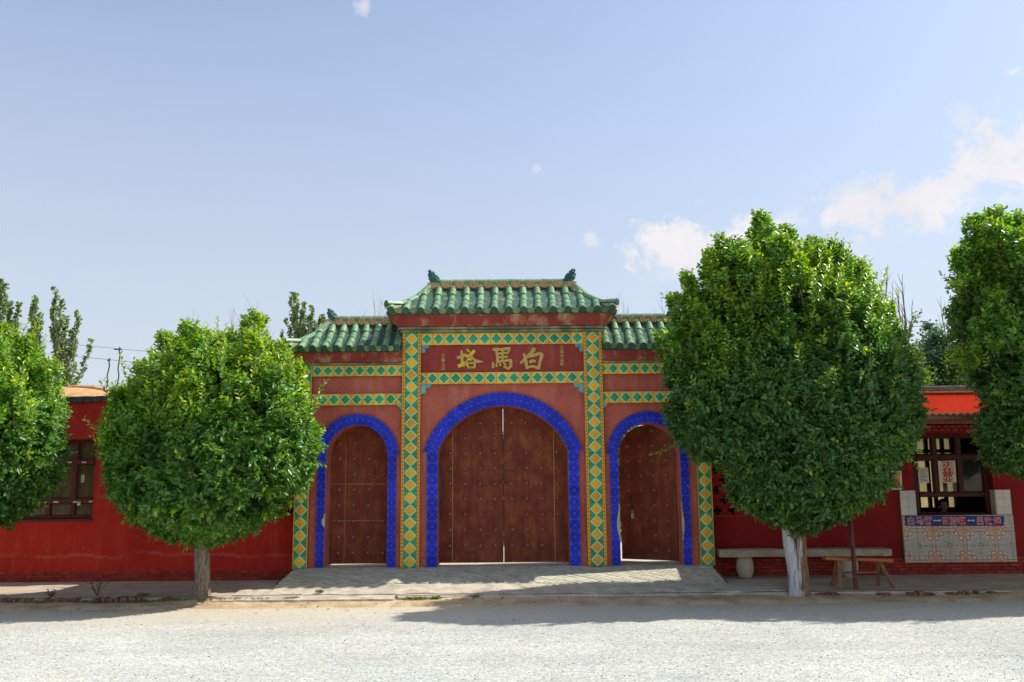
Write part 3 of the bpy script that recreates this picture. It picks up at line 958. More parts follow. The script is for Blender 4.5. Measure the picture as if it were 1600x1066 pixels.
strokes('gilded_character', [
    (A([(1310, 262), (1420, 262), (1560, 250)], 640), (4.2, 3.6, 4.6), 0),
    (A([(1560, 250), (1540, 320)], 640), (4, 2.5), 0),
    (A([(1355, 265), (1372, 360), (1378, 470)], 640), (4.2, 3.8, 3.6), 0),
    (A([(1372, 330), (1530, 315)], 640), (3.2, 3.0), 0),
    (A([(1372, 390), (1530, 378)], 640), (3.2, 3.0), 0),
    (A([(1360, 452), (1450, 446), (1575, 428)], 640), (3.6, 3.2, 3.4), 0),
    (A([(1452, 265), (1455, 450)], 640), (3.4, 3.4), 0),
    (A([(1580, 430), (1582, 520), (1545, 565), (1470, 530)], 640), (4.2, 4.6, 4.4, 2.2), 0),
    (A([(1302, 465), (1305, 545)], 640), (2.6, 4.2), 0),
    (A([(1352, 490), (1362, 525)], 640), (2.6, 3.4), 0),
    (A([(1408, 480), (1420, 515)], 640), (2.6, 3.2), 0),
    (A([(1470, 470), (1500, 505)], 640), (2.6, 3.2), 0)], board)
strokes('gilded_character', [
    (A([(545, 255), (500, 320), (430, 380), (340, 475)], 780), (5.2, 5, 4, 3.4), 0),
    (A([(385, 330), (415, 440), (435, 560)], 780), (3.2, 4.4, 4.2), 0),
    (A([(420, 385), (540, 355), (625, 325), (668, 345)], 780), (2.8, 4, 4.4, 4.6), 0),
    (A([(668, 345), (640, 450), (610, 560)], 780), (4.6, 4, 4.2), 0),
    (A([(430, 548), (520, 525), (600, 550)], 780), (4, 3.2, 4.4), 0),
    (A([(475, 460), (530, 440), (560, 452)], 780), (3.6, 4.2, 3), 0)], board)

def text_part(name, body, size, mat, parent, x, y, z, bold=0.0, depth=0.002, stretch=(1, 1), rotz=0.0):
    """lettering as thin geometry standing on a surface that faces the road; x,z is the centre"""
    cu = bpy.data.curves.new(name, 'FONT')
    cu.body = body
    cu.size = size
    cu.offset = bold
    cu.extrude = depth
    cu.resolution_u = 3
    cu.align_x = 'CENTER'
    cu.align_y = 'CENTER'
    tmp = bpy.data.objects.new('tmp', cu)
    COL.objects.link(tmp)
    bpy.context.view_layer.update()
    me = bpy.data.meshes.new_from_object(tmp.evaluated_get(bpy.context.evaluated_depsgraph_get()))
    bpy.data.objects.remove(tmp)
    me.materials.clear()
    me.materials.append(MAT[mat])
    me.name = name
    co = np.empty(len(me.vertices) * 3)
    me.vertices.foreach_get('co', co)
    co = co.reshape(-1, 3)
    if len(co):
        mid = (co.max(0) + co.min(0)) / 2
        co[:, :2] -= mid[:2]
    co[:, 0] *= stretch[0]
    co[:, 1] *= stretch[1]
    me.vertices.foreach_set('co', co.ravel())
    w = Matrix.Translation((x, y, z)) @ Matrix.Rotation(rotz, 4, 'Z') @ Matrix.Rotation(R(90), 4, 'X')
    return inst(name, me, parent, w)

for i, ch in enumerate('乙酉年孟夏'):
    x, z = at(878, 543 + 6.4 * i, 17.03)
    text_part('inscription_character', ch, 0.075, 'gold', board, x, 17.033, z, 0.001)
for i, ch in enumerate('王書之印'):
    x, z = at(692.5, 556 + 6.6 * i, 17.03)
    text_part('inscription_character', ch, 0.075, 'gold', board, x, 17.033, z, 0.001)

# --- scalloped green corner brackets
def bracket(px, pz, sx, s=1.0, up=False):
    pts = [(0, 0), (0.20, 0)] + [(0.20 + 0.0 + 0.02 * math.sin(a), -0.02 - 0.02 + 0.02 * math.cos(a)) for a in (0.6, 1.6, 2.6)]
    o = [(0.0, 0.0), (0.20, 0.0)]
    o += [(0.135 + 0.065 * math.cos(a), -0.02 - 0.065 * math.sin(a)) for a in np.linspace(0.0, 2.3, 8)]
    o += [(0.055 + 0.05 * math.cos(a), -0.125 - 0.065 * math.sin(a)) for a in np.linspace(-0.5, 2.2, 8)]
    o += [(0.0, -0.205)]
    o = [(px + sx * s * x, pz + s * z) for x, z in o]
    b = MB().prism([o], 16.985, 17.058)
    for (cx, cz, r) in ((0.12, -0.04, 0.04), (0.05, -0.12, 0.04)):
        b.prism([arc(px + sx * s * cx, pz + s * cz, r * s, 0, 2 * math.pi * 11 / 12, 11)], 16.976, 16.986)
    b.build('corner_bracket', 'bracket_green', gate)
for sgn in (-1, 1):
    bracket(CX + sgn * 1.598, 3.753, -sgn)
    bracket(CX + sgn * 1.598, 4.528, -sgn, 0.8)
    bracket(CX + sgn * 1.966, 3.353, sgn, 0.45)

# --- blue tiled arch surrounds
def quad_tile(parent, q, y, name='blue_tile'):
    """q: four (x,z) corners anticlockwise; a thin glazed plate with its own UV square"""
    c = Vector((sum(p[0] for p in q) / 4, sum(p[1] for p in q) / 4))
    qi = [(c.x + (p[0] - c.x) * 0.965, c.y + (p[1] - c.y) * 0.965) for p in q]
    qo = [(c.x + (p[0] - c.x) * 0.99, c.y + (p[1] - c.y) * 0.99) for p in q]
    d = random.uniform(-0.002, 0.002)
    b = MB()
    vs = [(x, y - 0.014 + d, z) for x, z in qi] + [(x, y, z) for x, z in qo]
    b.add(vs, [(0, 1, 2, 3)] + [(4 + i, 4 + (i + 1) % 4, (i + 1) % 4, i) for i in range(4)])
    me = b.mesh(name, 'blue_tile')
    uvl = me.uv_layers.new(name='UVMap')
    uvs = [(0.02, 0.02), (0.98, 0.02), (0.98, 0.98), (0.02, 0.98)] + [(0, 0), (1, 0), (1, 1), (0, 1)]
    for lp in me.loops:
        uvl.data[lp.index].uv = uvs[lp.vertex_index]
    return link(bpy.data.objects.new(name, me), parent)

def arch_surround(cx, cz, ri, ro, spr, jw_out, jw_in, n_arc, n_jamb, miss):
    a0i, a0o = math.asin((spr - cz) / ri), math.asin((spr - cz) / ro)
    N = n_arc
    inner = arc(cx, cz, ri, math.pi - a0i, a0i, N)
    outer = arc(cx, cz, ro, math.pi - a0o, a0o, N)
    midr = (ri + ro) / 2
    a0m = math.asin((spr - cz) / midr)
    mid = arc(cx, cz, midr, math.pi - a0m, a0m, N)
    back = MB()
    back.prism([outer + inner[::-1]], 17.03, 17.062)
    for sg in (-1, 1):
        x0, x1 = sorted((cx + sg * jw_in, cx + sg * jw_out))
        back.box(x0, x1, 17.032, 17.062, FZ, spr - 0.001)
    sur = back.build('arch_surround', 'grout', gate)
    for i in range(N):
        quad_tile(sur, [outer[i], mid[i], mid[i + 1], outer[i + 1]], 17.028)
        quad_tile(sur, [mid[i], inner[i], inner[i + 1], mid[i + 1]], 17.028)
    # thin pale lip round the outer edge of the ring
    lip_o = arc(cx, cz, ro + 0.014, math.pi - a0o, a0o, 40)
    lip_i = arc(cx, cz, ro + 0.001, math.pi - a0o, a0o, 40)
    MB().prism([lip_o + lip_i[::-1]], 17.012, 17.062).build('arch_lip', 'jamb_plaster', sur)
    th = (spr - FZ) / n_jamb
    for sg in (-1, 1):
        x0, x1 = sorted((cx + sg * jw_in, cx + sg * jw_out))
        for k in range(n_jamb):
            if (sg, k) in miss:
                continue
            z0, z1 = FZ + th * k, FZ + th * (k + 1)
            quad_tile(sur, [(x0, z0), (x1, z0), (x1, z1), (x0, z1)], 17.03)
    return sur
arch_surround(CX, C_CZ, C_RI, C_RO, C_SPR, 1.475, 1.262, 30, 10, set())
arch_surround(CX - S_OFF, S_SPR, S_RI, S_RO, S_SPR, 0.765, 0.600, 20, 13, set())
arch_surround(CX + S_OFF, S_SPR, S_RI, S_RO, S_SPR, 0.765, 0.600, 20, 13, set())
# grey patches where the jamb render has broken away beside the right door
def patch(x0, x1, z0, z1, sg, y=17.012):
    n = 9
    pts = []
    for i in range(n + 1):
        t = i / n
        pts.append((x0 if sg > 0 else x1, z0 + (z1 - z0) * t))
    for i in range(n, -1, -1):
        t = i / n
        w = (0.35 + 0.65 * abs(math.sin(3.3 * t + 0.4))) * math.sin(math.pi * min(max(t, 0.04), 0.96)) ** 0.5
        pts.append(((x0 + (x1 - x0) * w) if sg > 0 else (x1 - (x1 - x0) * w), z0 + (z1 - z0) * t))
    MB().prism([pts], y, 17.06).build('bare_render_patch', 'concrete', gate)
rx = CX + S_OFF
patch(rx - 0.66, rx - 0.594, 0.75, 1.42, -1)
patch(rx + 0.594, rx + 0.64, 0.72, 1.46, 1)
patch(CX - S_OFF - 0.66, CX - S_OFF - 0.594, 1.02, 1.28, -1)

# --- plaster inside the openings is the wall itself; doors stand half-way back
stud_b = MB()
for i in range(4):
    r0, r1 = 0.042 * math.cos(i * math.pi / 8), 0.042 * math.cos((i + 1) * math.pi / 8)
    h0, h1 = 0.040 * math.sin(i * math.pi / 8), 0.040 * math.sin((i + 1) * math.pi / 8)
    for k in range(8):
        a, c = 2 * math.pi * k / 8, 2 * math.pi * (k + 1) / 8
        vs = [(r0 * math.cos(a), -h0, r0 * math.sin(a)), (r0 * math.cos(c), -h0, r0 * math.sin(c)), (r1 * math.cos(c), -h1, r1 * math.sin(c)), (r1 * math.cos(a), -h1, r1 * math.sin(a))]
        stud_b.add(vs, [(0, 1, 2, 3)] if i < 3 else [(0, 1, 2)])
stud_me = stud_b.mesh('stud', 'stud_iron', smooth=True)
DY, DZ = 17.46, FZ + 0.035

def leaf(poly, hinge=None):
    """door leaf from an outline; returns the object (world = hinge matrix)"""
    b = MB()
    b.prism([poly], DY, DY + 0.05)
    return b.mesh('door', 'rust')

# central pair of leaves
def half_arch(sg):
    pts = [(CX + sg * 0.006, DZ), (CX + sg * (hw + 0.02), DZ), (CX + sg * (hw + 0.02), C_SPR)]
    r = C_RI + 0.02
    for i in range(1, 25):
        x = (hw + 0.02) * (1 - i / 24)
        x = max(x, 0.006)
        pts.append((CX + sg * x, C_CZ + math.sqrt(r * r - x * x)))
    return pts
stud_x = [0.165, 0.46, 0.755, 1.06]
stud_z = [0.62 + 0.30 * i for i in range(10)]
for sg in (-1, 1):
    d = link(bpy.data.objects.new('door', leaf(half_arch(sg))), gate)
    for ci, dx in enumerate(stud_x):
        for ri, z in enumerate(stud_z):
            if dx * dx + (max(z - C_CZ, 0)) ** 2 > (C_RI - 0.1) ** 2:
                continue
            if (sg, ci, ri) in ((1, 3, 0), (1, 0, 2), (-1, 0, 2), (1, 3, 1)):
                continue
            inst('stud', stud_me, d, Matrix.Translation((CX + sg * dx + random.uniform(-0.008, 0.008), DY, z + random.uniform(-0.008, 0.008))))
    zt = C_CZ + math.sqrt((C_RI - 0.02) ** 2 - 0.98 ** 2)
    MB().bbox(CX + sg * 1.005 - 0.006, CX + sg * 1.005 + 0.006, DY - 0.006, DY + 0.001, DZ, zt, 0.002).build('weld_seam', 'mud', d)
    MB().tube([(CX + sg * (0.05 + 0.028 * math.cos(a)), DY - 0.03, 1.84 + 0.028 * math.sin(a)) for a in np.linspace(0, 2 * math.pi, 12)], 0.007, 6).build('ring_handle', 'iron', d)
# left door, shut
def full_arch(cx, r, zs):
    return [(cx - r, DZ), (cx + r, DZ)] + arc(cx, zs, r, 0, math.pi, 24)
lx = CX - S_OFF
d = link(bpy.data.objects.new('door', leaf(full_arch(lx, S_RI + 0.01, S_SPR))), gate)
d['label'] = 'closed narrow rusty door under the left arch'
for ci, dx in enumerate((-0.42, -0.13, 0.165, 0.46)):
    for ri in range(8):
        z = 0.50 + 0.305 * ri
        if dx * dx + max(z - S_SPR, 0) ** 2 > 0.5 ** 2 or (ci == 3 and ri in (1, 3, 4, 6)) or (ci == 0 and ri == 5):
            continue
        inst('stud', stud_me, d, Matrix.Translation((lx + dx, DY, z)))
for z in (1.12, 1.83):
    MB().bbox(lx - 0.56, lx + 0.56, DY - 0.004, DY + 0.001, z, z + 0.008, 0.001).build('weld_seam', 'mud', d)
MB().bbox(lx - 0.30, lx - 0.294, DY - 0.004, DY + 0.001, DZ, 2.6, 0.001).build('weld_seam', 'mud', d)
# right door, ajar: hinged at its right side and swung inwards
hx = rx + S_RI - 0.02
th = R(-27)
Hm = Matrix.Translation((hx, DY, 0)) @ Matrix.Rotation(th, 4, 'Z') @ Matrix.Translation((-hx, -DY, 0))
mesh = leaf(full_arch(rx, S_RI - 0.01, S_SPR))
d = link(bpy.data.objects.new('door', mesh), gate, Hm)
d['label'] = 'narrow rusty door standing ajar under the right arch'
for ci, dx in enumerate((-0.39, -0.13, 0.13, 0.40)):
    for ri in range(9):
        z = 0.48 + 0.295 * ri
        if dx * dx + max(z - S_SPR, 0) ** 2 > 0.52 ** 2 or (ci < 2 and ri < 3):
            continue
        inst('stud', stud_me, d, Hm @ Matrix.Translation((rx + dx, DY, z)))
lk = MB().bbox(rx - 0.36, rx - 0.30, DY - 0.03, DY, 1.10, 1.20, 0.01)
lk.tube([(rx - 0.345, DY - 0.018, 1.20), (rx - 0.345, DY - 0.018, 1.25), (rx - 0.33, DY - 0.018, 1.265), (rx - 0.315, DY - 0.018, 1.25), (rx - 0.315, DY - 0.018, 1.20)], 0.007, 6)
o = lk.build('padlock', 'drum_stone', d)
o.matrix_parent_inverse = Hm.inverted()
o.matrix_basis = Hm
b = MB().bbox(rx - 0.36, rx - 0.335, DY - 0.02, DY, 1.27, 1.55, 0.004)
o = b.build('latch_bar', 'iron', d)
o.matrix_parent_inverse = Hm.inverted()
o.matrix_basis = Hm

# --- cornices and roofs
def cornice(x0, x1, zb, mouldings, z_fb, z_ft, ext, yf, depth_b, ends):
    """stepped moulding with a flared fascia above; ends = (left overhang, right overhang)"""
    z = zb
    for (h, out) in mouldings:
        MB().bbox(x0 - out * ends[0], x1 + out * ends[1], yf - out, depth_b + out, z, z + h - 0.004, 0.012).build('moulding', 'moulding', gate)
        z += h
    o0 = mouldings[-1][1] + 0.02
    lo = [(x0 - o0 * ends[0], yf - o0, z), (x1 + o0 * ends[1], yf - o0, z), (x1 + o0 * ends[1], depth_b + o0, z), (x0 - o0 * ends[0], depth_b + o0, z)]
    hi = [(x0 - ext * ends[0], yf - ext, z_ft), (x1 + ext * ends[1], yf - ext, z_ft), (x1 + ext * ends[1], depth_b + ext, z_ft), (x0 - ext * ends[0], depth_b + ext, z_ft)]
    b = MB()
    b.add(lo + hi, [(3, 2, 1, 0), (4, 5, 6, 7), (0, 1, 5, 4), (1, 2, 6, 5), (2, 3, 7, 6), (3, 0, 4, 7)])
    b.build('fascia', 'fascia', gate)

# unit barrel tile: half tube, local y runs up the slope (0..1), x across, z outwards
def barrel_mesh(name, mat, cap, L):
    b = MB()
    seg = 8
    r0, r1, t = 0.070, 0.064, 0.014
    vs = []
    for y, r in ((0, r0), (L, r1)):
        for k in range(seg + 1):
            a = math.pi * k / seg
            vs.append((r * math.cos(a), y, r * math.sin(a) * 1.05))
        for k in range(seg + 1):
            a = math.pi * k / seg
            vs.append(((r - t) * math.cos(a), y, (r - t) * math.sin(a)))
    n = seg + 1
    fs = []
    for k in range(seg):
        fs.append((k, k + 1, 2 * n + k + 1, 2 * n + k))
        fs.append((n + k, 3 * n + k, 3 * n + k + 1, n + k + 1))
        fs.append((k, n + k, n + k + 1, k + 1))
    b.add(vs, fs)
    if cap:
        dv = [(0.071 * math.cos(2 * math.pi * k / 12), -0.006, -0.004 + 0.071 * math.sin(2 * math.pi * k / 12)) for k in range(12)]
        dv2 = [(x, 0.02, z) for x, _, z in dv]
        dv3 = [(x * 0.62, -0.006, -0.004 + (z + 0.004) * 0.62) for x, _, z in dv]
        dv4 = [(x * 0.55, -0.016, -0.004 + (z + 0.004) * 0.55) for x, _, z in dv]
        b.add(dv + dv2 + dv3 + dv4, [(k, (k + 1) % 12, 12 + (k + 1) % 12, 12 + k) for k in range(12)]
              + [(k, 24 + k, 24 + (k + 1) % 12, (k + 1) % 12) for k in range(12)]
              + [(24 + k, 36 + k, 36 + (k + 1) % 12, 24 + (k + 1) % 12) for k in range(12)] + [tuple(36 + k for k in range(12))], 1)
    return b.mesh(name, [mat, 'cap_glaze'], smooth=False)

def pan_mesh(name, L, w):
    b = MB()
    seg = 4
    vs = []
    for y, dz in ((0, 0.0), (L, -0.012)):
        for k in range(seg + 1):
            x = -w / 2 + w * k / seg
            vs.append((x, y, dz + 0.035 * (2 * x / w) ** 2))
        for k in range(seg + 1):
            x = -w / 2 + w * k / seg
            vs.append((x, y, dz - 0.014 + 0.035 * (2 * x / w) ** 2))
    n = seg + 1
    fs = []
    for k in range(seg):
        fs.append((k, k + 1, 2 * n + k + 1, 2 * n + k))
        fs.append((k, n + k, n + k + 1, k + 1))
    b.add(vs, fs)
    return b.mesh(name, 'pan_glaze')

def drip_mesh(name, w):
    o = [(-w / 2, 0.03), (w / 2, 0.03), (w / 2, 0.0)] + [(w / 2 * math.cos(a), -0.075 * math.sin(a)) for a in np.linspace(0.25, math.pi - 0.25, 9)] + [(-w / 2, 0.0)]
    return MB().prism([o], 0, 0.018).mesh(name, 'drip_glaze')

def slope_frame(x, y0, z0, y1, z1, t):
    """matrix at fraction t of a gently sagging slope line"""
    sag = lambda q: -0.10 * math.sin(math.pi * q) * (z1 - z0)
    y = y0 + (y1 - y0) * t
    z = z0 + (z1 - z0) * t + sag(t)
    e = 0.01
    dz = (z1 - z0) + (sag(t + e) - sag(t - e)) / (2 * e)
    ang = math.atan2(dz, (y1 - y0))
    return Matrix.Translation((x, y, z)) @ Matrix.Rotation(ang, 4, 'X')

def roof(xl, xr, rl, rr, ye, ze, yr, zr, yb, n_rows, hips, beast_at, ridge_ends):
    """one tiled roof: xl..xr at the eave, rl..rr at the ridge"""
    deck = MB()
    ins = 0.02
    A_ = [(xl, ye, ze), (xr, ye, ze), (xr, yb, ze), (xl, yb, ze), (rl, yr, zr), (rr, yr, zr)]
    A_ = [(x, y, z - 0.03) for x, y, z in A_]
    lowv = [(x, y, z - 0.05) for x, y, z in A_[:4]]
    deck.add(A_ + lowv, [(0, 1, 5, 4), (2, 3, 4, 5), (1, 2, 5), (3, 0, 4), (6, 7, 1, 0), (7, 8, 2, 1), (8, 9, 3, 2), (9, 6, 0, 3), (9, 8, 7, 6)])
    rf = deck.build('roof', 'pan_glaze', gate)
    slope = math.hypot(yr - ye, zr - ze)
    pitch = (xr - xl - 0.10) / (n_rows - 1) if all(hips) else None
    x0 = xl + 0.10 if hips[0] else xl + 0.07
    x1 = xr - 0.10 if hips[1] else xr - 0.07
    pitch = (x1 - x0) / (n_rows - 1)
    nseg = 4
    cap_me = barrel_mesh('eave_tile', 'green_glaze', True, slope / nseg * 1.04)
    bar_me = barrel_mesh('barrel_tile', 'green_glaze', False, slope / nseg * 1.04)
    npan = 5
    pan_me = pan_mesh('pan_tile', slope / npan * 1.15, pitch - 0.075)
    drip_me = drip_mesh('drip_tile', pitch * 0.60)
    def tmax(x):
        if hips[0] and x < rl:
            return max(0.0, (x - xl) / (rl - xl))
        if hips[1] and x > rr:
            return max(0.0, (xr - x) / (xr - rr))
        return 1.0
    for i in range(n_rows):
        x = x0 + pitch * i
        tm = tmax(x) - 0.02
        lift = 0.03 * (max(0, (abs(x - (xl + xr) / 2) / ((xr - xl) / 2)) - 0.75) / 0.25) ** 2 if any(hips) else 0
        k = 0
        t = -0.085
        while t < tm - 0.03:
            me = cap_me if k == 0 else bar_me
            ln = min(1.0 / nseg, tm - t)
            w = slope_frame(x + random.uniform(-0.004, 0.004), ye, ze + lift, yr, zr, t)
            w = w @ Matrix.Rotation(random.uniform(-0.025, 0.025), 4, 'Z') @ Matrix.Translation((0, 0, 0.012 + 0.004 * (k % 2)))
            if ln < 0.98 / nseg:
                w = w @ Matrix.Diagonal((1, max(ln * nseg, 0.1), 1, 1))
            inst('eave_tile' if k == 0 else 'barrel_tile', me, rf, w)
            t += 1.0 / nseg
            k += 1
        # plaster plug where the row meets the ridge
        if tm > 0.85:
            b = MB()
            w = slope_frame(x, ye, ze, yr, zr, 0.93)
            b.add([w @ Vector(p) for p in ((-0.066, -0.012, 0), (0.066, -0.012, 0), (0.05, -0.012, 0.072), (-0.05, -0.012, 0.072), (-0.066, 0.012, 0), (0.066, 0.012, 0), (0.05, 0.012, 0.072), (-0.05, 0.012, 0.072))],
                  [(0, 1, 2, 3), (4, 7, 6, 5), (0, 3, 7, 4), (1, 5, 6, 2), (3, 2, 6, 7)])
            b.build('joint_plaster', 'pale_mortar', rf)
        if i < n_rows - 1:
            xm = x + pitch / 2
            tmm = min(tmax(xm), 0.9)
            for j in range(npan):
                t = j / npan - 0.01
                if t + 0.1 > tmm:
                    break
                w = slope_frame(xm, ye, ze, yr, zr, t) @ Matrix.Translation((random.uniform(-0.004, 0.004), 0, -0.018 + 0.012))
                inst('pan_tile', pan_me, rf, w)
            inst('drip_tile', drip_me, rf, Matrix.Translation((xm, ye - 0.035, ze + lift - 0.012)) @ Matrix.Rotation(R(8), 4, 'X'))
            # rounded orange mortar under the ridge between the rows
            if tmax(xm) > 0.8:
                o = [(-pitch / 2 + 0.05, 0.065), (-pitch / 2 + 0.05, 0.0)] + [((pitch / 2 - 0.05) * math.cos(a), -0.055 * math.sin(a)) for a in np.linspace(math.pi * 0.92, math.pi * 0.08, 7)] + [(pitch / 2 - 0.05, 0.065)]
                b = MB().prism([[(xm + p, zr + 0.01 + q) for p, q in o]], yr - 0.10, yr + 0.02)
                b.build('ridge_mortar', 'mortar', rf)
    # ridge: mortar core with a line of barrel tiles on top
    MB().box(rl - 0.02, rr + 0.02, yr - 0.055, yr + 0.055, zr - 0.05, zr + 0.085).build('ridge_core', 'mortar', rf)
    Lr = 0.235
    rme = barrel_mesh('ridge_tile', 'green_glaze', False, Lr)
    n = int((rr - rl) / Lr)
    ridge_start = rl + (0.16 if ridge_ends[0] else 0.0)
    ridge_end = rr - (0.16 if ridge_ends[1] else 0.0)
    n = max(1, int(round((ridge_end - ridge_start) / Lr)))
    Ls = (ridge_end - ridge_start) / n
    for i in range(n):
        w = Matrix.Translation((ridge_start + Ls * i, yr, zr + 0.075)) @ Matrix.Rotation(R(-90), 4, 'Z') @ Matrix.Diagonal((1.1, Ls / Lr * 0.99, 1.15, 1))
        inst('ridge_tile', rme, rf, w)
        if i:
            MB().tube([(ridge_start + Ls * i - 0.007, yr, zr + 0.076), (ridge_start + Ls * i + 0.007, yr, zr + 0.076)], 0.083, 10).build('joint_plaster', 'pale_mortar', rf)
    # hip ridges with tiles running down to a turned-up corner tile
    for s, (xe, xr_) in enumerate(((xl, rl), (xr, rr))):
        if not hips[s]:
            continue
        for yc in (ye, yb):
            P0 = Vector((xr_, yr, zr + 0.06))
            P1 = Vector((xe, yc, ze + 0.075))
            pts = []
            for i in range(7):
                t = i / 6
                p = P0.lerp(P1, t)
                p.z += -0.16 * math.sin(math.pi * t) * (1 - 0.25 * t) + 0.05 * max(0, (t - 0.75) / 0.25)
                pts.append(p)
            core = MB()
            core.tube([p - Vector((0, 0, 0.05)) for p in pts], 0.06, 6)
            core.build('hip_mortar', 'pale_mortar', rf)
            for i in range(0, 6, 2):
                a, c = pts[i], pts[min(i + 2, 6)]
                d_ = (c - a)
                hm = barrel_mesh('hip_tile', 'green_glaze', i + 2 >= 6, d_.length * 1.02)
                # local y must run from the lower end upwards
                yv = (a - c).normalized()
                xv = yv.cross(Vector((0, 0, 1))).normalized()
                zv = xv.cross(yv)
                w = Matrix(((xv.x, yv.x, zv.x, c.x), (xv.y, yv.y, zv.y, c.y), (xv.z, yv.z, zv.z, c.z), (0, 0, 0, 1)))
                inst('hip_tile', hm, rf, w)
    return rf

def beast(x, y, z, sx, s=1.0):
    """glazed ridge beast: crouching lump with a curled-up tail, facing inward (sx)"""
    bm = bmesh.new()
    rb = random.Random(int(abs(x) * 100))
    parts_ = [(0.0, 0.0, 0.06, 0.085), (0.06, 0, 0.07, 0.075), (0.11, 0, 0.05, 0.06), (-0.03, 0, 0.13, 0.08), (-0.06, 0, 0.19, 0.065), (-0.05, 0, 0.25, 0.05), (-0.085, 0, 0.27, 0.035), (-0.01, 0, 0.235, 0.035),
              (0.03, 0, 0.16, 0.055), (0.075, 0, 0.13, 0.045), (0.13, 0.03, 0.03, 0.03), (0.13, -0.03, 0.03, 0.03), (0.04, -0.05, 0.1, 0.04), (-0.02, -0.055, 0.17, 0.03), (-0.06, -0.05, 0.22, 0.022), (0.085, -0.04, 0.085, 0.025)]
    for (px, py, pz, r) in parts_:
        bmesh.ops.create_icosphere(bm, subdivisions=2, radius=r * s, matrix=Matrix.Translation((x + sx * px * s, y + py * s, z + pz * s)))
    for v in bm.verts:
        v.co += Vector((rb.uniform(-1, 1), rb.uniform(-1, 1), rb.uniform(-1, 1))) * 0.009 * s
    me = bpy.data.meshes.new('ridge_beast')
    bm.to_mesh(me)
    bm.free()
    me.materials.append(MAT['beast_glaze'])
    link(bpy.data.objects.new('ridge_beast', me), gate)

# main roof
cornice(CX - 1.94, CX + 1.94, 4.772, [(0.055, 0.06), (0.055, 0.10)], 4.885, 5.09, 0.29, 16.96, 17.94, (1, 1))
roof(CX - 2.24, CX + 2.24, CX - 1.42, CX + 1.42, 16.60, 5.165, 17.45, 5.80, 18.30, 16, (True, True), None, (True, True))
MB().box(CX - 1.9, CX + 1.9, 17.1, 17.8, 4.7, 5.12).build('roof_core', 'gate_plaster', gate)
beast(CX - 1.40, 17.45, 5.86, 1)
beast(CX + 1.40, 17.45, 5.86, -1)
# side roofs, hipped on the outer end and running into the main block
for sg in (-1, 1):
    inner_x, outer_x = CX + sg * 1.966, CX + sg * 4.0
    a, c = sorted((inner_x, outer_x))
    ends = (1, 0) if sg < 0 else (0, 1)
    cornice(a, c, 4.145, [(0.05, 0.05)], 4.197, 4.40, 0.20, 17.0, 17.92, ends)
    xo = CX + sg * 4.22
    ro = CX + sg * 3.48
    xi = CX + sg * 1.97
    if sg < 0:
        roof(xo, xi, ro, xi, 16.70, 4.455, 17.45, 5.06, 18.20, 10, (True, False), None, (True, False))
    else:
        roof(xi, xo, xi, ro, 16.70, 4.455, 17.45, 5.06, 18.20, 10, (False, True), None, (False, True))
    MB().box(a + 0.02, c - 0.02, 17.1, 17.8, 4.1, 4.42).build('roof_core', 'gate_plaster', gate)
    beast(CX + sg * 3.46, 17.45, 5.10, -sg, 0.9)
#==SPLIT==

# ------------------------------------------------------------------ brick plinth courses
def brick_mesh(name, L, H, mat):
    return MB().bbox(-L / 2, L / 2, -0.012, 0.04, -H / 2, H / 2, 0.006).mesh(name, mat)
brk_me = brick_mesh('brick', 0.245, 0.056, 'brick_red')
def plinth(parent, x0, x1, y, courses, z0, skip=0.0):
    H = 0.064
    for c in range(courses):
        x = x0 + (0.13 if c % 2 else 0.0)
        while x < x1 - 0.05:
            L = min(0.255, x1 - x)
            if random.random() >= skip and L > 0.06:
                w = Matrix.Translation((x + L / 2, y - random.uniform(0.0, 0.008), z0 + H * (c + 0.5))) @ Matrix.Rotation(random.uniform(-0.012, 0.012), 4, 'Y') @ Matrix.Diagonal((L / 0.255, 1, 1, 1))
                inst('brick', brk_me, parent, w)
            x += L
        if c % 2:
            L = 0.125
            inst('brick', brk_me, parent, Matrix.Translation((x0 + L / 2, y - random.uniform(0, 0.008), z0 + H * (c + 0.5))) @ Matrix.Diagonal((L / 0.255, 1, 1, 1)))

# ------------------------------------------------------------------ lattice walls with cross-shaped openings beside the gate
def lattice_wall(x0, x1, top, ledge, mat, label, from_left):
    t = thing('lattice_wall', label, 'wall', ((x0 + x1) / 2, 17.6, 0))
    MB().box(x0, x1, 17.5, 17.75, -0.05, ledge).build('wall', mat, t)
    MB().bbox(x0, x1, 17.485, 17.75, ledge, ledge + 0.03, 0.006).build('ledge', 'brick_red', t)
    b = MB()
    z = ledge + 0.03
    row = 0
    while z < top - 0.2:
        layers = [(0.018, 0), (0.054, 0.06), (0.056, 0.18), (0.054, 0.06), (0.018, 0)]
        for h, hole in layers:
            if hole == 0:
                b.box(x0, x1, 17.505, 17.70, z, z + h)
            else:
                x = x0
                c = (x0 + 0.20 if from_left else x1 - 0.20) + (0.15 if row % 2 else 0.0)
                while c - 0.305 > x0 - 0.1:
                    c -= 0.305
                while c < x1 + 0.1:
                    a0, a1 = c - hole / 2, c + hole / 2
                    if a0 > x:
                        b.box(x, min(a0, x1), 17.505, 17.70, z, z + h)
                    x = max(x, a1)
                    c += 0.305
                if x < x1:
                    b.box(x, x1, 17.505, 17.70, z, z + h)
            z += h
        row += 1
    b.build('lattice', mat, t)
    MB().box(x0, x1, 17.95, 18.05, 0.0, z).build('dark_backing', 'dark_wood', t)  # added dark backing so the cross openings look black
    MB().bbox(x0, x1, 17.46, 18.08, z, z + 0.10, 0.015).build('coping', 'grey_coping', t)
    return t
lw = lattice_wall(-6.2, -4.215, 2.7, 1.20, 'red_plaster', 'bright red wall with cross shaped openings left of the gate behind the round tree', False)
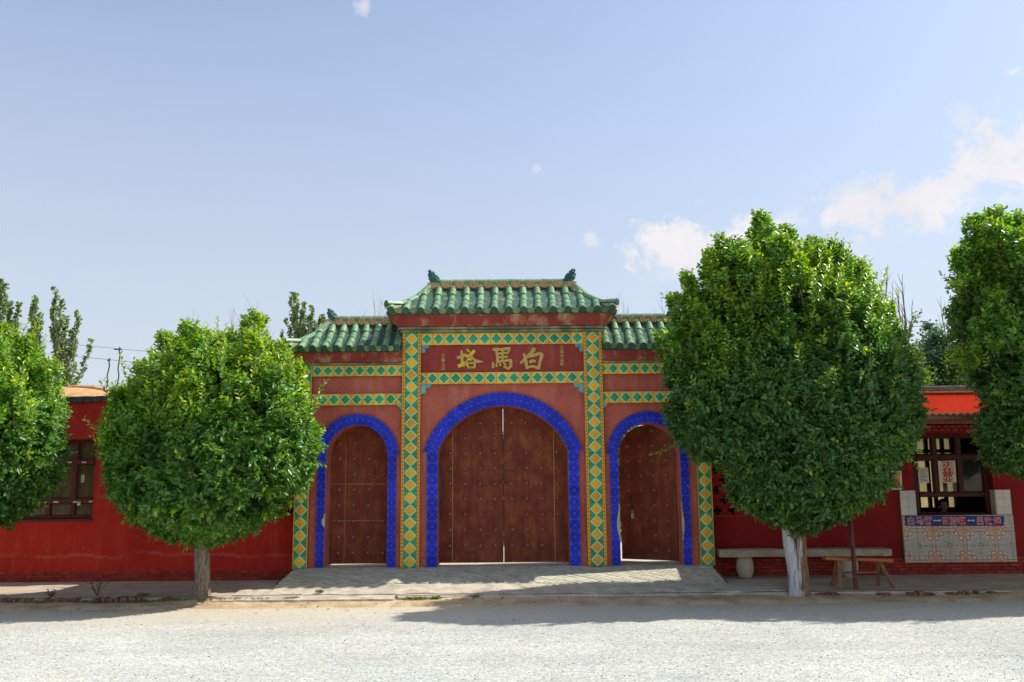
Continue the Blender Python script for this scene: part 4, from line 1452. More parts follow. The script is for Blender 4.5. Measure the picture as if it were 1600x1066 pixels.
plinth(lw, -6.2, -4.22, 17.5, 3, 0.0, 0.0)
rw = lattice_wall(3.83, 5.6, 2.7, 1.125, 'shaded_red_plaster', 'shaded red wall with cross shaped openings right of the gate above the stone bench', True)
plinth(rw, 3.83, 5.6, 17.5, 5, 0.0)

# ------------------------------------------------------------------ red building on the left
rb = thing('red_building', 'long bright red building with brown window and mud roof left of the gate', 'building', (-10, 17.6, 0))
WX0, WX1, WZ0, WZ1 = -9.85, -8.32, 1.20, 2.765
MB().prism([[(-15, -0.05), (-6.2, -0.05), (-6.2, 3.52), (-15, 3.52)], [(WX0, WZ0), (WX0, WZ1), (WX1, WZ1), (WX1, WZ0)]], 17.5, 17.75).build('front_wall', 'red_plaster', rb)
b = MB()
b.box(-6.45, -6.2, 17.752, 22, -0.05, 3.52)
b.box(-15, -14.75, 17.752, 22, -0.05, 3.52)
b.box(-14.74, -6.46, 21.75, 22, -0.05, 3.52)
b.build('side_walls', 'red_plaster', rb)
MB().box(-14.99, -6.21, 17.53, 21.98, 3.40, 3.52).build('ceiling', 'mud', rb)
fb = MB()
fx = np.linspace(-15.1, -6.1, 46)
for i in range(45):
    d0, d1 = 0.012 * math.sin(fx[i] * 2.3) + 0.006 * math.sin(fx[i] * 9), 0.012 * math.sin(fx[i + 1] * 2.3) + 0.006 * math.sin(fx[i + 1] * 9)
    vs = []
    for x, dd in ((fx[i], d0), (fx[i + 1], d1)):
        vs += [(x, 17.44, 3.515 + dd), (x, 17.44, 3.625 + dd), (x, 22.05, 3.625 + dd), (x, 22.05, 3.523)]
    fb.add(vs, [(0, 4, 5, 1), (1, 5, 6, 2), (0, 3, 7, 4)])
fb.add([(-15.1, 17.44, 3.51), (-15.1, 22.05, 3.51), (-15.1, 22.05, 3.63), (-15.1, 17.44, 3.63)], [(0, 1, 2, 3)])
fb.add([(-6.1, 17.44, 3.51), (-6.1, 22.05, 3.51), (-6.1, 22.05, 3.63), (-6.1, 17.44, 3.63)], [(3, 2, 1, 0)])
fb.build('felt_edge', 'felt', rb, fixn=False)
# low domed mud roof
db = MB()
nu, nv = 60, 16
vs = []
P = []
for j in range(nv + 1):
    for i in range(nu + 1):
        x = -15.0 + 8.8 * i / nu
        y = 17.6 + 4.3 * j / nv
        hgt = 0.34 * max(0.0, math.cos((x + 9.6) / 1.9)) ** 1.0 if abs(x + 9.6) < 2.98 else 0.0
        hgt = 0.30 * math.exp(-((x + 9.55) / 1.25) ** 2)
        prof = math.sin(math.pi * min(1, max(0, (j / nv))) ) ** 0.5
        P.append((x, y, 3.63 + hgt * prof + 0.05 * prof))
Pn = np.array(P)
Pn[:, 2] += 0.015 * value_noise(Pn * [3, 3, 1], 4)
db.add(Pn.tolist(), [(j * (nu + 1) + i, j * (nu + 1) + i + 1, (j + 1) * (nu + 1) + i + 1, (j + 1) * (nu + 1) + i) for j in range(nv) for i in range(nu)])
db.build('mud_roof', 'mud', rb, fixn=False, smooth=True)
rim = MB()
pts = [(x, 19.0 + 0.1 * math.sin(x * 3), 3.66 + 0.31 * math.exp(-((x + 9.55) / 1.25) ** 2)) for x in np.linspace(-12.5, -7.0, 40)]
rim.tube(pts, [0.055 + 0.012 * math.sin(i * 1.9) for i in range(40)], 7)
rim.build('mud_ridge', 'mud', rb)
plinth(rb, -11.2, -6.2, 17.5, 3, 0.0, 0.04)
# window with three columns of brown panes
wf = MB()
fy0, fy1 = 17.60, 17.68
fr = 0.055
wf.bbox(WX0, WX1, fy0, fy1, WZ0, WZ0 + 0.06, 0.006)
wf.bbox(WX0, WX1, fy0, fy1, WZ1 - fr, WZ1, 0.006)
wf.bbox(WX0, WX0 + fr, fy0, fy1, WZ0 + 0.06, WZ1 - fr, 0.006)
wf.bbox(WX1 - fr, WX1, fy0, fy1, WZ0 + 0.06, WZ1 - fr, 0.006)
win = wf.build('window', 'frame_wood', rb)
mull = [-9.26, -8.77]
for x in mull:
    MB().bbox(x - 0.045, x + 0.045, fy0 - 0.004, fy1, WZ0 + 0.06, WZ1 - fr, 0.008).build('mullion', 'frame_wood', win)
for z, h in ((2.315, 0.045), (1.545, 0.05)):
    MB().bbox(WX0 + fr, WX1 - fr, fy0 - 0.012, fy1, z - h, z + h, 0.008).build('transom', 'frame_wood', win)
MB().bbox(WX0 - 0.03, WX1 + 0.02, 17.47, 17.60, WZ0 - 0.05, WZ0, 0.01).build('sill', 'frame_wood', win)
xs_ = [WX0 + fr] + sum([[x - 0.045, x + 0.045] for x in mull], []) + [WX1 - fr]
zs_ = [WZ0 + 0.06, 1.495, 1.595, 2.27, 2.36, WZ1 - fr]
for i in range(0, 6, 2):
    for j in range(0, 6, 2):
        x0, x1, z0, z1 = xs_[i], xs_[i + 1], zs_[j], zs_[j + 1]
        MB().box(x0, x1, 17.645, 17.655, z0, z1).build('pane', 'brown_glass', win)
        s = MB()
        s.bbox(x0, x1, 17.625, 17.645, z0, z0 + 0.018, 0.004).bbox(x0, x1, 17.625, 17.645, z1 - 0.018, z1, 0.004)
        s.bbox(x0, x0 + 0.018, 17.625, 17.645, z0 + 0.019, z1 - 0.019, 0.004).bbox(x1 - 0.018, x1, 17.625, 17.645, z0 + 0.019, z1 - 0.019, 0.004)
        s.build('sash', 'frame_wood', win)
MB().box(WX0, WX1, 17.70, 17.72, WZ0, WZ1).build('backing', 'dark_wood', win)
for px, py, w, h in ((108.5, 722.5, 7, 2.2), (131, 722.5, 7, 2.2), (68, 785, 7.5, 2.4), (87, 784.5, 8, 2.2), (119, 784.5, 10, 2.4), (123, 787, 5, 6), (141.5, 784, 6, 2.2), (127, 748, 5, 12)):
    x, z = at(px, py, 17.58)
    k = 17.58 / 1360
    yy = 17.586 if h < 10 else 17.642
    MB().box(x - w * k / 2, x + w * k / 2, yy - 0.003, yy, z - h * k / 2, z + h * k / 2).build('paper_strip', 'paper' if h > 10 else 'white_paint', win)

# ------------------------------------------------------------------ antenna posts and wires over the mud roof
def post(px, py0, py1, Y, lean, label, barw):
    x0, z0 = at(px + lean, py1, Y)
    x1, z1 = at(px, py0, Y)
    t = thing('wire_post', label, 'post', (x0, Y, 3.7))
    z0 = min(z0, 3.75)
    n = 8
    pts = [(x0 + (x1 - x0) * i / n + 0.018 * math.sin(i * 2.1), Y, z0 + (z1 - z0) * i / n) for i in range(n + 1)]
    MB().tube(pts, 0.016, 6).build('pole', 'wire', t)
    MB().bbox(x1 - barw, x1 + barw * 0.4, Y - 0.02, Y + 0.02, z1 - 0.012, z1 + 0.012, 0.004).build('crossbar', 'wire', t)
    MB().lathe([(0.015, z1 + 0.012), (0.02, z1 + 0.03), (0.012, z1 + 0.05)], x1, Y, 8).build('insulator', 'wire', t)
    return Vector((x1, Y, z1 + 0.012))
pA = post(187, 546, 605, 20.0, -3, 'taller crooked wire post with short crossbar on the mud roof', 0.13)
pB = post(171, 563, 601, 20.3, -5, 'shorter crooked wire post with short crossbar on the mud roof', 0.05)
def wire_line(p, dzdx, xl, xr, sag, label, group):
    pts = []
    for i in range(41):
        x = xl + (xr - xl) * i / 40
        z = p.z + (x - p.x) * dzdx - sag * (1 - abs(x - p.x) / max(abs(xr - p.x), abs(xl - p.x))) * 0.0 + sag * ((x - p.x) / 10) ** 2
        pts.append((x, p.y, z))
    tag(MB().tube(pts, 0.0045, 5).build('power_line', 'wire'), label, 'wire', group)
wire_line(pA, -0.105, -24, 1.0, 0.0, 'upper thin wire running from the poplars across the sky on the left', 'wires over the mud roof')
wire_line(pB, -0.105, -24, 1.0, 0.0, 'lower thin wire running below the other across the sky on the left', 'wires over the mud roof')
w0, w1 = at(1380, 515, 30), at(1620, 492, 30)
tag(MB().tube([(w0[0] - 6, 30, w0[1] - 0.5), (w0[0], 30, w0[1]), (w1[0], 30, w1[1]), (w1[0] + 20, 30, w1[1] + 2)], 0.009, 5).build('power_line', 'wire'), 'single thin wire in the sky between the two right hand trees', 'wire')

# ------------------------------------------------------------------ ticket office on the right
to = thing('ticket_office', 'shaded red ticket office with tiled counter and service window on the right', 'building', (9, 17.6, 0))
TX0, TX1, TZ0, TZ1 = 7.94, 9.515, 1.135, 2.72
MB().prism([[(5.6, -0.05), (14, -0.05), (14, 3.0), (5.6, 3.0)], [(TX0, TZ0), (TX0, TZ1), (TX1, TZ1), (TX1, TZ0)]], 17.5, 17.72).build('front_wall', 'shaded_red_plaster', to)
plinth(to, 5.6, 11.2, 17.5, 5, 0.0)
BX0, BX1, BZ0, BZ1 = 9.45, 10.36, 1.0, 2.78
b = MB()
b.box(5.6, 5.8, 17.722, 20.8, -0.05, 3.0)
b.box(13.8, 14, 17.722, 20.8, -0.05, 3.0)
b.prism([[(5.81, -0.05), (13.79, -0.05), (13.79, 3.0), (5.81, 3.0)], [(BX0, BZ0), (BX0, BZ1), (BX1, BZ1), (BX1, BZ0)]], 20.6, 20.8)
b.box(5.81, 13.79, 17.73, 20.59, -0.05, 0.0)
b.build('inner_walls', 'room_wall', to)
MB().box(5.6, 14, 17.45, 20.82, 3.003, 3.10).build('ceiling', 'room_wall', to)
# back window: dark bars, and an added translucent sheet for the bright view
bw = MB()
for x in (BX0, 9.72, 9.86, 10.10, 10.33):
    bw.bbox(x - 0.03, x + 0.045, 20.62, 20.70, BZ0, BZ1, 0.004)
bw.bbox(BX0, BX1, 20.615, 20.71, 2.42, 2.50, 0.004)
bw.bbox(BX0, BX1, 20.612, 20.712, 1.42, 1.49, 0.004)
bw.bbox(BX0, BX1, 20.611, 20.713, BZ0, BZ0 + 0.16, 0.004)
bwo = bw.build('back_window', 'dark_wood', to)
MB().box(BX0, BX1, 20.72, 20.724, BZ0, BZ1).build('backlit_sheet', 'backlit_sheet', bwo)
# front window: frame, mullions, transoms, glass
FY = 17.64
wf = MB()
wf.bbox(TX0, TX1, FY, FY + 0.07, TZ1 - 0.06, TZ1, 0.008)
wf.bbox(TX0, TX0 + 0.16, FY, FY + 0.07, TZ0, TZ1 - 0.061, 0.008)
wf.bbox(TX1 - 0.09, TX1, FY, FY + 0.07, TZ0, TZ1 - 0.061, 0.008)
win = wf.build('service_window', 'dark_wood', to)
for x in (8.47, 8.955):
    MB().bbox(x - 0.045, x + 0.045, FY + 0.003, FY + 0.065, 1.56, TZ1 - 0.062, 0.008).build('mullion', 'dark_wood', win)
MB().bbox(TX0 + 0.161, TX1 - 0.091, FY - 0.015, FY + 0.068, 2.215, 2.31, 0.008).build('transom', 'dark_wood', win)
MB().bbox(TX0 + 0.161, TX1 - 0.091, FY - 0.015, FY + 0.068, 1.475, 1.56, 0.008).build('transom', 'dark_wood', win)
MB().bbox(TX0 + 0.161, TX1 - 0.091, FY - 0.02, 17.95, TZ0, TZ0 + 0.03, 0.006).build('sill', 'dark_wood', win)
for x0, x1 in ((8.102, 8.424), (8.516, 8.909), (9.001, 9.424)):
    for z0, z1 in ((1.561, 2.214), (2.311, TZ1 - 0.062)):
        MB().box(x0, x1, FY + 0.045, FY + 0.051, z0, z1).build('pane', 'glass', win)
        s = MB()
        s.bbox(x0, x1, FY + 0.028, FY + 0.044, z0, z0 + 0.025, 0.004).bbox(x0, x1, FY + 0.028, FY + 0.044, z1 - 0.025, z1, 0.004)
        s.bbox(x0, x0 + 0.022, FY + 0.028, FY + 0.044, z0 + 0.026, z1 - 0.026, 0.004).bbox(x1 - 0.022, x1, FY + 0.028, FY + 0.044, z0 + 0.026, z1 - 0.026, 0.004)
        s.build('sash', 'dark_wood', win)
MB().box(9.04, 9.40, FY + 0.08, FY + 0.10, 1.60, 2.18).build('shutter_board', 'felt', win)
# tiled counter below the window
MB().box(7.625, 9.82, 17.45, 17.499, 0.22, 1.13).build('counter', 'grout', to)
counter = [o for o in to.children if o.name.startswith('counter')][0]
def motif(u, v):
    """interlaced loops round a blue centre on peach ground; u,v in motif units, centre 0,0"""
    u = (u + 0.5) % 1.0 - 0.5
    v = (v + 0.5) % 1.0 - 0.5
    au, av = abs(u), abs(v)
    r = math.hypot(u, v)
    peach, blue, cream, band_ = (0.66, 0.42, 0.26), (0.47, 0.43, 0.37), (0.74, 0.60, 0.44), (0.43, 0.27, 0.20)
    c = cream
    if au + av > 0.70:
        q = math.hypot(0.5 - au, 0.5 - av)
        fl = 0.19 + 0.05 * math.cos(4 * math.atan2(0.5 - av, 0.5 - au))
        c = (0.62, 0.33, 0.18) if q < fl else peach
    if au + av < 0.50:
        k = 0.5 + 0.5 * math.sin((au + av) * 42) * math.cos(5 * math.atan2(v, u))
        c = tuple(b_ * (0.85 + 0.25 * k) for b_ in blue)
    if max(au, av) < 0.075:
        c = (0.36, 0.20, 0.15) if (max(au, av) > 0.05 or max(au, av) < 0.022) else cream
    dm = min(abs(au - 0.455) + (0 if av < 0.22 else 9), abs(av - 0.455) + (0 if au < 0.22 else 9))
    l1 = abs(math.hypot(au - 0.385, av - 0.245) - 0.075)
    l2 = abs(math.hypot(au - 0.245, av - 0.385) - 0.075)
    dg = abs(au + av - 0.66) + (0 if abs(au - av) < 0.12 else 9)
    d_ = min(dm, l1, l2, dg)
    if d_ < 0.028:
        c = band_
    elif d_ < 0.042:
        c = cream
    return c
def printed_tile(x0, x1, z0, z1, y, parent):
    n = 26
    g = 0.003
    us = np.linspace(x0 + g, x1 - g, n + 1)
    vs_ = np.linspace(z0 + g, z1 - g, n + 1)
    V = [(u, y, v) for v in vs_ for u in us]
    F_ = [(j * (n + 1) + i, j * (n + 1) + i + 1, (j + 1) * (n + 1) + i + 1, (j + 1) * (n + 1) + i) for j in range(n) for i in range(n)]
    cols = []
    for j in range(n):
        for i in range(n):
            u = (us[i] + us[i + 1]) / 2
            v = (vs_[j] + vs_[j + 1]) / 2
            cols.append(motif((u - 7.91) / 0.61, (v - 0.545) / 0.60))
    k = len(V)
    V += [(x0, y + 0.012, z0), (x1, y + 0.012, z0), (x1, y + 0.012, z1), (x0, y + 0.012, z1)]
    cn = (0, n, n + n * (n + 1), n * (n + 1))
    for a in range(4):
        c2 = (a + 1) % 4
        F_.append((k + a, k + c2, cn[c2], cn[a]))
        cols.append((0.5, 0.42, 0.33))
    me = bpy.data.meshes.new('counter_tile')
    me.from_pydata(V, [], F_)
    at_ = me.attributes.new('print', 'FLOAT_COLOR', 'FACE')
    at_.data.foreach_set('color', [q for c in cols for q in (*c, 1.0)])
    me.materials.append(MAT['printed_tile'])
    link(bpy.data.objects.new('counter_tile', me), parent)
tx = [7.63] + [7.91 + 0.305 * k for k in range(0, 7)] + [9.815]
tz = [0.225, 0.545, 0.845, 1.128]
for i in range(len(tx) - 1):
    for j in range(3):
        if tx[i + 1] - tx[i] > 0.03:
            printed_tile(tx[i], tx[i + 1], tz[j], tz[j + 1], 17.437 + random.uniform(-0.001, 0.001), counter)
wt_me = MB().bbox(-0.5, 0.5, -0.010, 0.0, -0.5, 0.5, 0.004).mesh('white_tile', 'white_tile')
for (a, c) in ((7.63, 7.938), (9.518, 9.81)):
    blk = MB().box(a, c, 17.465, 17.499, 1.131, 1.612).build('window_pier', 'grout', to)
    for i in range(2):
        for j in range(3):
            w_, h_ = (c - a) / 2, 0.16
            inst('white_tile', wt_me, blk, Matrix.Translation((a + w_ * (i + 0.5), 17.463, 1.132 + h_ * (j + 0.5))) @ Matrix.Diagonal((w_ * 0.975, 1, h_ * 0.975, 1)))
    if a > 9:
        for j in range(3):
            inst('white_tile', wt_me, blk, Matrix.Translation((a - 0.003, 17.546, 1.132 + 0.16 * (j + 0.5))) @ Matrix.Rotation(R(-90), 4, 'Z') @ Matrix.Diagonal((0.18, 1, 0.156, 1)))
# eave: corrugated sheet on purlins, with brick corbels under it and a red parapet above, shaped with a slope to catch the sun
ev = MB()
nxx = 400
vs = []
for yy, zz_ in ((15.62, 3.0), (17.52, 3.09)):
    for i in range(nxx + 1):
        x = 5.5 + 8.6 * i / nxx
        vs.append((x, yy, zz_ + 0.020 * math.sin(2 * math.pi * x / 0.125)))
n_ = nxx + 1
vs += [(x, y, z - 0.008) for x, y, z in vs]
fs = [(i, i + 1, n_ + i + 1, n_ + i) for i in range(nxx)] + [(2 * n_ + i, 3 * n_ + i, 3 * n_ + i + 1, 2 * n_ + i + 1) for i in range(nxx)] + [(i, 2 * n_ + i, 2 * n_ + i + 1, i + 1) for i in range(nxx)]
ev.add(vs, fs)
ev.build('corrugated_eave', 'corrugated', to, fixn=False)
for y in (15.72, 16.5, 17.3):
    MB().bbox(5.52, 14.1, y, y + 0.06, 2.91, 2.968, 0.006).build('purlin', 'leg_wood', to)
cb_me = MB().bbox(-0.055, 0.055, -0.06, 0.05, -0.028, 0.028, 0.006).mesh('corbel_brick', 'brick_red')
for r_ in range(2):
    for i in range(28):
        inst('corbel_brick', cb_me, to, Matrix.Translation((7.0 + 0.13 * i + 0.065 * r_, 17.49 - 0.03 * r_, 2.80 + 0.066 * r_)))
pr = MB()
pr.add([(5.6, 17.52, 3.10), (14, 17.52, 3.10), (14, 18.12, 3.64), (5.6, 18.12, 3.64), (5.6, 18.2, 3.10), (14, 18.2, 3.10), (14, 18.2, 3.64), (5.6, 18.2, 3.64)],
       [(0, 1, 2, 3), (5, 4, 7, 6), (3, 2, 6, 7), (4, 0, 3, 7), (1, 5, 6, 2)])
pr.build('parapet', 'bright_red', to)
MB().bbox(5.55, 14.05, 18.04, 18.30, 3.643, 3.74, 0.012).build('parapet_coping', 'grey_coping', to)
MB().bbox(5.56, 14.04, 18.06, 18.28, 3.60, 3.642, 0.006).build('coping_bed', 'pale_mortar', to)

# ------------------------------------------------------------------ signs at the ticket window
def quad_at(pxs, Y):
    return [at(px, py, Y) for px, py in pxs]
bq = quad_at([(1414, 806), (1569, 806.5), (1568, 822), (1415.5, 822)], 17.42)
bn = MB().prism([bq[::-1]], 17.414, 17.422).build('route_banner', 'banner_blue')
tag(bn, 'blue route banner with red lettering fixed along the ticket counter', 'banner')
for ch, px in zip('白马塔盘旋路吕家堡', (1423.2, 1436.8, 1450.2, 1477.2, 1490.3, 1504, 1531.5, 1545, 1558.5)):
    x, z = at(px, 814, 17.41)
    text_part('character_outline', ch, 0.165, 'white_paint', bn, x, 17.4125, z, 0.0065, 0.001)
    text_part('character', ch, 0.165, 'banner_red', bn, x, 17.4095, z, 0.001, 0.001)
for px in (1464, 1517.5):
    x, z = at(px, 813.5, 17.41)
    w_, h_ = 0.075, 0.028
    o = [(-w_, 0), (-w_ + 0.035, -h_), (-w_ + 0.035, -0.009), (w_ - 0.035, -0.009), (w_ - 0.035, -h_), (w_, 0), (w_ - 0.035, h_), (w_ - 0.035, 0.009), (-w_ + 0.035, 0.009), (-w_ + 0.035, h_)]
    MB().prism([[(x + a, z + c) for a, c in o]], 17.411, 17.4135).build('arrow', 'banner_yellow', bn)
sq = quad_at([(1466.5, 721), (1492.5, 719.5), (1494.5, 754), (1469, 755)], 17.62)
sg_ = MB().prism([sq[::-1]], 17.620, 17.624).build('open_sign', 'paper')
tag(sg_, 'white paper sign with four large red characters in the ticket window', 'sign')
for i, ch in enumerate('正在营业'):
    x, z = at(1480.2 + 0.3 * i, 725.5 + 8.0 * i, 17.62)
    text_part('character', ch, 0.155, 'print_red', sg_, x, 17.6185, z, 0.004, 0.001, (1.55, 0.66))
nq = quad_at([(1434.5, 731), (1450, 730.5), (1452, 755), (1435.5, 755.5)], 17.62)
nt = MB().prism([nq[::-1]], 17.620, 17.623).build('notice', 'paper')
tag(nt, 'small white notice with lines of fine print in the ticket window', 'notice')
for i in range(9):
    x, z = at(1437 + 0.12 * i, 734.5 + 2.1 * i, 17.62)
    wd = (0.07, 0.15, 0.09, 0.13, 0.11, 0.15, 0.07, 0.12, 0.14)[i]
    o0 = 0.03 if i == 0 else 0.0
    MB().box(x + o0, x + o0 + wd, 17.618, 17.6195, z - 0.004, z + 0.004).build('print_line', 'print_dark', nt)
pq = quad_at([(1372, 735), (1408.5, 735.5), (1410, 765), (1373, 766)], 17.48)
po = MB().prism([pq[::-1]], 17.482, 17.498).build('wall_poster', 'white_paint')
tag(po, 'white and orange poster on the red wall beside the ticket window', 'poster')
pq = quad_at([(1375, 738), (1405.5, 738), (1406.5, 763), (1376, 763.5)], 17.48)
MB().prism([pq[::-1]], 17.478, 17.4815).build('orange_panel', 'poster_orange', po)
for ch, px in (('昭', 1386), ('阳', 1400)):
    x, z = at(px, 757, 17.48)
    text_part('character', ch, 0.15, 'print_red', po, x, 17.4765, z, 0.002, 0.001)

# ------------------------------------------------------------------ person behind the counter
def skin_body(name, joints, edges, mats, pick):
    me = bpy.data.meshes.new(name)
    me.from_pydata([j[0] for j in joints], edges, [])
    o = bpy.data.objects.new(name, me)
    COL.objects.link(o)
    md = o.modifiers.new('skin', 'SKIN')
    for i, j in enumerate(joints):
        me.skin_vertices[0].data[i].radius = (j[1], j[2])
    me.skin_vertices[0].data[0].use_root = True
    o.modifiers.new('sub', 'SUBSURF').levels = 2
    bpy.context.view_layer.update()
    m2 = bpy.data.meshes.new_from_object(o.evaluated_get(bpy.context.evaluated_depsgraph_get()))
    bpy.data.objects.remove(o)
    m2.materials.clear()
    for q in mats:
        m2.materials.append(MAT[q])
    for p in m2.polygons:
        p.material_index = pick(p.center)
        p.use_smooth = True
    m2.name = name
    return m2
PX, PY = 8.965, 18.52
J = [((0, 0, 0.52), 0.15, 0.11), ((0, 0.0, 0.72), 0.14, 0.10), ((0, -0.02, 0.95), 0.16, 0.10), ((0, -0.03, 1.07), 0.075, 0.07), ((0, -0.04, 1.15), 0.055, 0.055), ((0, -0.055, 1.22), 0.075, 0.085), ((0, -0.06, 1.31), 0.082, 0.095), ((0, -0.05, 1.38), 0.055, 0.065),
     ((-0.19, -0.02, 1.02), 0.06, 0.06), ((-0.25, -0.10, 0.82), 0.045, 0.045), ((-0.16, -0.36, 0.86), 0.035, 0.035), ((-0.10, -0.45, 0.88), 0.032, 0.02),
     ((0.19, -0.02, 1.02), 0.06, 0.06), ((0.25, -0.10, 0.82), 0.045, 0.045), ((0.16, -0.36, 0.86), 0.035, 0.035), ((0.10, -0.45, 0.88), 0.032, 0.02),
     ((-0.10, -0.05, 0.52), 0.09, 0.09), ((-0.12, -0.44, 0.50), 0.065, 0.065), ((-0.12, -0.42, 0.08), 0.04, 0.04), ((-0.12, -0.55, 0.04), 0.04, 0.03),
     ((0.10, -0.05, 0.52), 0.09, 0.09), ((0.12, -0.44, 0.50), 0.065, 0.065), ((0.12, -0.42, 0.08), 0.04, 0.04), ((0.12, -0.55, 0.04), 0.04, 0.03),
     ((0, -0.165, 1.265), 0.013, 0.02)]
ED = [(0, 1), (1, 2), (2, 3), (3, 4), (4, 5), (5, 6), (6, 7), (2, 8), (8, 9), (9, 10), (10, 11), (2, 12), (12, 13), (13, 14), (14, 15), (0, 16), (16, 17), (17, 18), (18, 19), (0, 20), (20, 21), (21, 22), (22, 23), (5, 24)]
# five short fingers on each hand, resting on the desk
for hand, sx in ((11, 1), (15, -1)):
    hxp, hyp, hzp = J[hand][0]
    for f in range(5):
        fx_ = hxp + (f - 2) * 0.017 + (0.02 * sx if f == (4 if sx > 0 else 0) else 0)
        ln = (0.055, 0.07, 0.075, 0.07, 0.05)[f]
        i0 = len(J)
        J.append(((fx_, hyp - 0.035, hzp + 0.004), 0.009, 0.009))
        J.append(((fx_, hyp - 0.035 - ln * 0.6, hzp), 0.008, 0.008))
        J.append(((fx_, hyp - 0.035 - ln, hzp - 0.012), 0.007, 0.007))
        ED += [(hand, i0), (i0, i0 + 1), (i0 + 1, i0 + 2)]
pm = skin_body('body', J, ED, ['shirt', 'skin'], lambda c: 1 if (c.z > 1.10 or c.y < -0.38 and c.z > 0.7) else 0)
pe = thing('person', 'person with short dark hair sitting behind the ticket counter window', 'person', (PX, PY, 0.0))
inst('body', pm, pe, Matrix.Translation((PX, PY, 0)))
hb = bmesh.new()
bmesh.ops.create_uvsphere(hb, u_segments=20, v_segments=12, radius=0.112)
for v in list(hb.verts):
    if v.co.y < -0.045 and v.co.z < 0.035 or v.co.z < -0.07:
        hb.verts.remove(v)
for v in hb.verts:
    v.co = Vector((v.co.x * 0.92 + PX, v.co.y * 1.02 + PY - 0.045, v.co.z * 1.02 + 1.31))
hm_ = bpy.data.meshes.new('hair')
hb.to_mesh(hm_)
hb.free()
hm_.materials.append(MAT['hair'])
for p in hm_.polygons:
    p.use_smooth = True
link(bpy.data.objects.new('hair', hm_), pe)
eb = MB()
for sx in (-1, 1):
    eb.lathe([(0.0, 0), (0.012, 0.004), (0.012, 0.010), (0.0, 0.014)], PX + sx * 0.033, PY - 0.140, 8)
for i in range(len(eb.v)):
    eb.v[i] = (eb.v[i][0], eb.v[i][1], eb.v[i][2] + 1.292)
eb.build('eyes', 'hair', pe)
st = thing('stool', 'round dark stool under the person in the ticket office', 'stool', (PX, PY, 0))
MB().lathe([(0.05, 0.36), (0.17, 0.37), (0.18, 0.39), (0.17, 0.405)], PX, PY + 0.02, 16).build('seat', 'dark_wood', st)
for k in range(4):
    a = math.pi / 4 + k * math.pi / 2
    MB().tube([(PX + 0.12 * math.cos(a), PY + 0.02 + 0.12 * math.sin(a), 0.37), (PX + 0.17 * math.cos(a), PY + 0.02 + 0.17 * math.sin(a), 0.0)], 0.016, 6).build('leg', 'dark_wood', st)

# ------------------------------------------------------------------ benches and eave post
sbn = thing('stone_bench', 'long grey stone bench on two drum supports against the red wall', 'bench', (5.5, 17.15, 0))
sl = MB()
nseg = 24
top_, bot_ = [], []
for i in range(nseg + 1):
    x = 3.90 + 3.27 * i / nseg
    j = lambda: random.uniform(-0.007, 0.007)
    top_.append([(x, 16.95 + j(), 0.535 + j()), (x, 17.36, 0.535 + j())])
    bot_.append([(x, 16.94 + j(), 0.405 + j()), (x, 17.36, 0.405 + j())])
vs, fs = [], []
for i in range(nseg + 1):
    a, c = top_[i]
    d_, e_ = bot_[i]
    f_ = (a[0], a[1] - 0.004, a[2] - 0.02)
    a = (a[0], a[1] + 0.014, a[2])
    vs += [a, c, e_, d_, f_]
for i in range(nseg):
    for q in range(5):
        o_ = (0, 1, 2, 3, 4)
        fs.append((i * 5 + q, i * 5 + (q + 1) % 5, (i + 1) * 5 + (q + 1) % 5, (i + 1) * 5 + q))
fs += [(0, 1, 2, 3, 4), tuple(nseg * 5 + q for q in (4, 3, 2, 1, 0))]
sl.add(vs, fs)
sl.build('slab', 'stone', sbn)
for x in (4.425, 6.42):
    MB().lathe([(0.115, 0.0), (0.122, 0.012), (0.148, 0.08), (0.166, 0.17), (0.168, 0.23), (0.158, 0.31), (0.136, 0.375), (0.125, 0.39), (0.118, 0.404)], x, 17.15, 28).build('drum_support', 'drum_stone', sbn, smooth=True)

wbn = thing('wooden_bench', 'small orange wooden trestle bench in front of the long stone bench', 'bench', (6.0, 15.62, 0))
M_ = Matrix.Translation((6.0, 15.62, 0.475)) @ Matrix.Rotation(R(2.2), 4, 'Y') @ Matrix.Rotation(R(-1.5), 4, 'Z')
sb_ = MB()
sb_.bbox(-0.585, 0.585, -0.095, 0.095, -0.026, 0.026, 0.006, mat=M_)
sb_.build('seat', 'bench_wood', wbn)
for sx, x0 in ((-1, -0.33), (1, 0.36)):
    for sy in (-1, 1):
        p0 = M_ @ Vector((x0, sy * 0.035, -0.01))
        p1 = Vector((6.0 + x0 + sx * (0.06 if sx < 0 or sy > 0 else 0.16), 15.62 + sy * 0.20, 0.0))
        dv = (p1 - p0)
        q = dv.to_track_quat('Z', 'Y').to_matrix().to_4x4()
        mt = Matrix.Translation(p0) @ q
        lb = MB()
        lb.bbox(-0.032, 0.032, -0.022, 0.022, 0.015, dv.length, 0.004, mat=mt)
        lb.build('leg', 'leg_wood', wbn)
    mb = MB()
    mb.bbox(6.0 + x0 + sx * 0.05 - 0.02, 6.0 + x0 + sx * 0.05 + 0.02, 15.62 - 0.11, 15.62 + 0.11, 0.20, 0.24, 0.004)
    mb.build('stretcher', 'leg_wood', wbn)
MB().bbox(6.0 - 0.30, 6.0 + 0.34, 15.605, 15.635, 0.235, 0.262, 0.004).build('long_stretcher', 'leg_wood', wbn)
tag(MB().tube([(5.86, 15.40, -0.02), (5.885, 15.5, 0.8), (5.905, 15.58, 1.5), (5.915, 15.68, 2.4), (5.92, 15.75, 2.92)], [0.042, 0.038, 0.036, 0.034, 0.034], 10).build('eave_post', 'pole_paint'),
    'thin dark red post leaning beside the wooden bench under the eave', 'post')
#==SPLIT2==

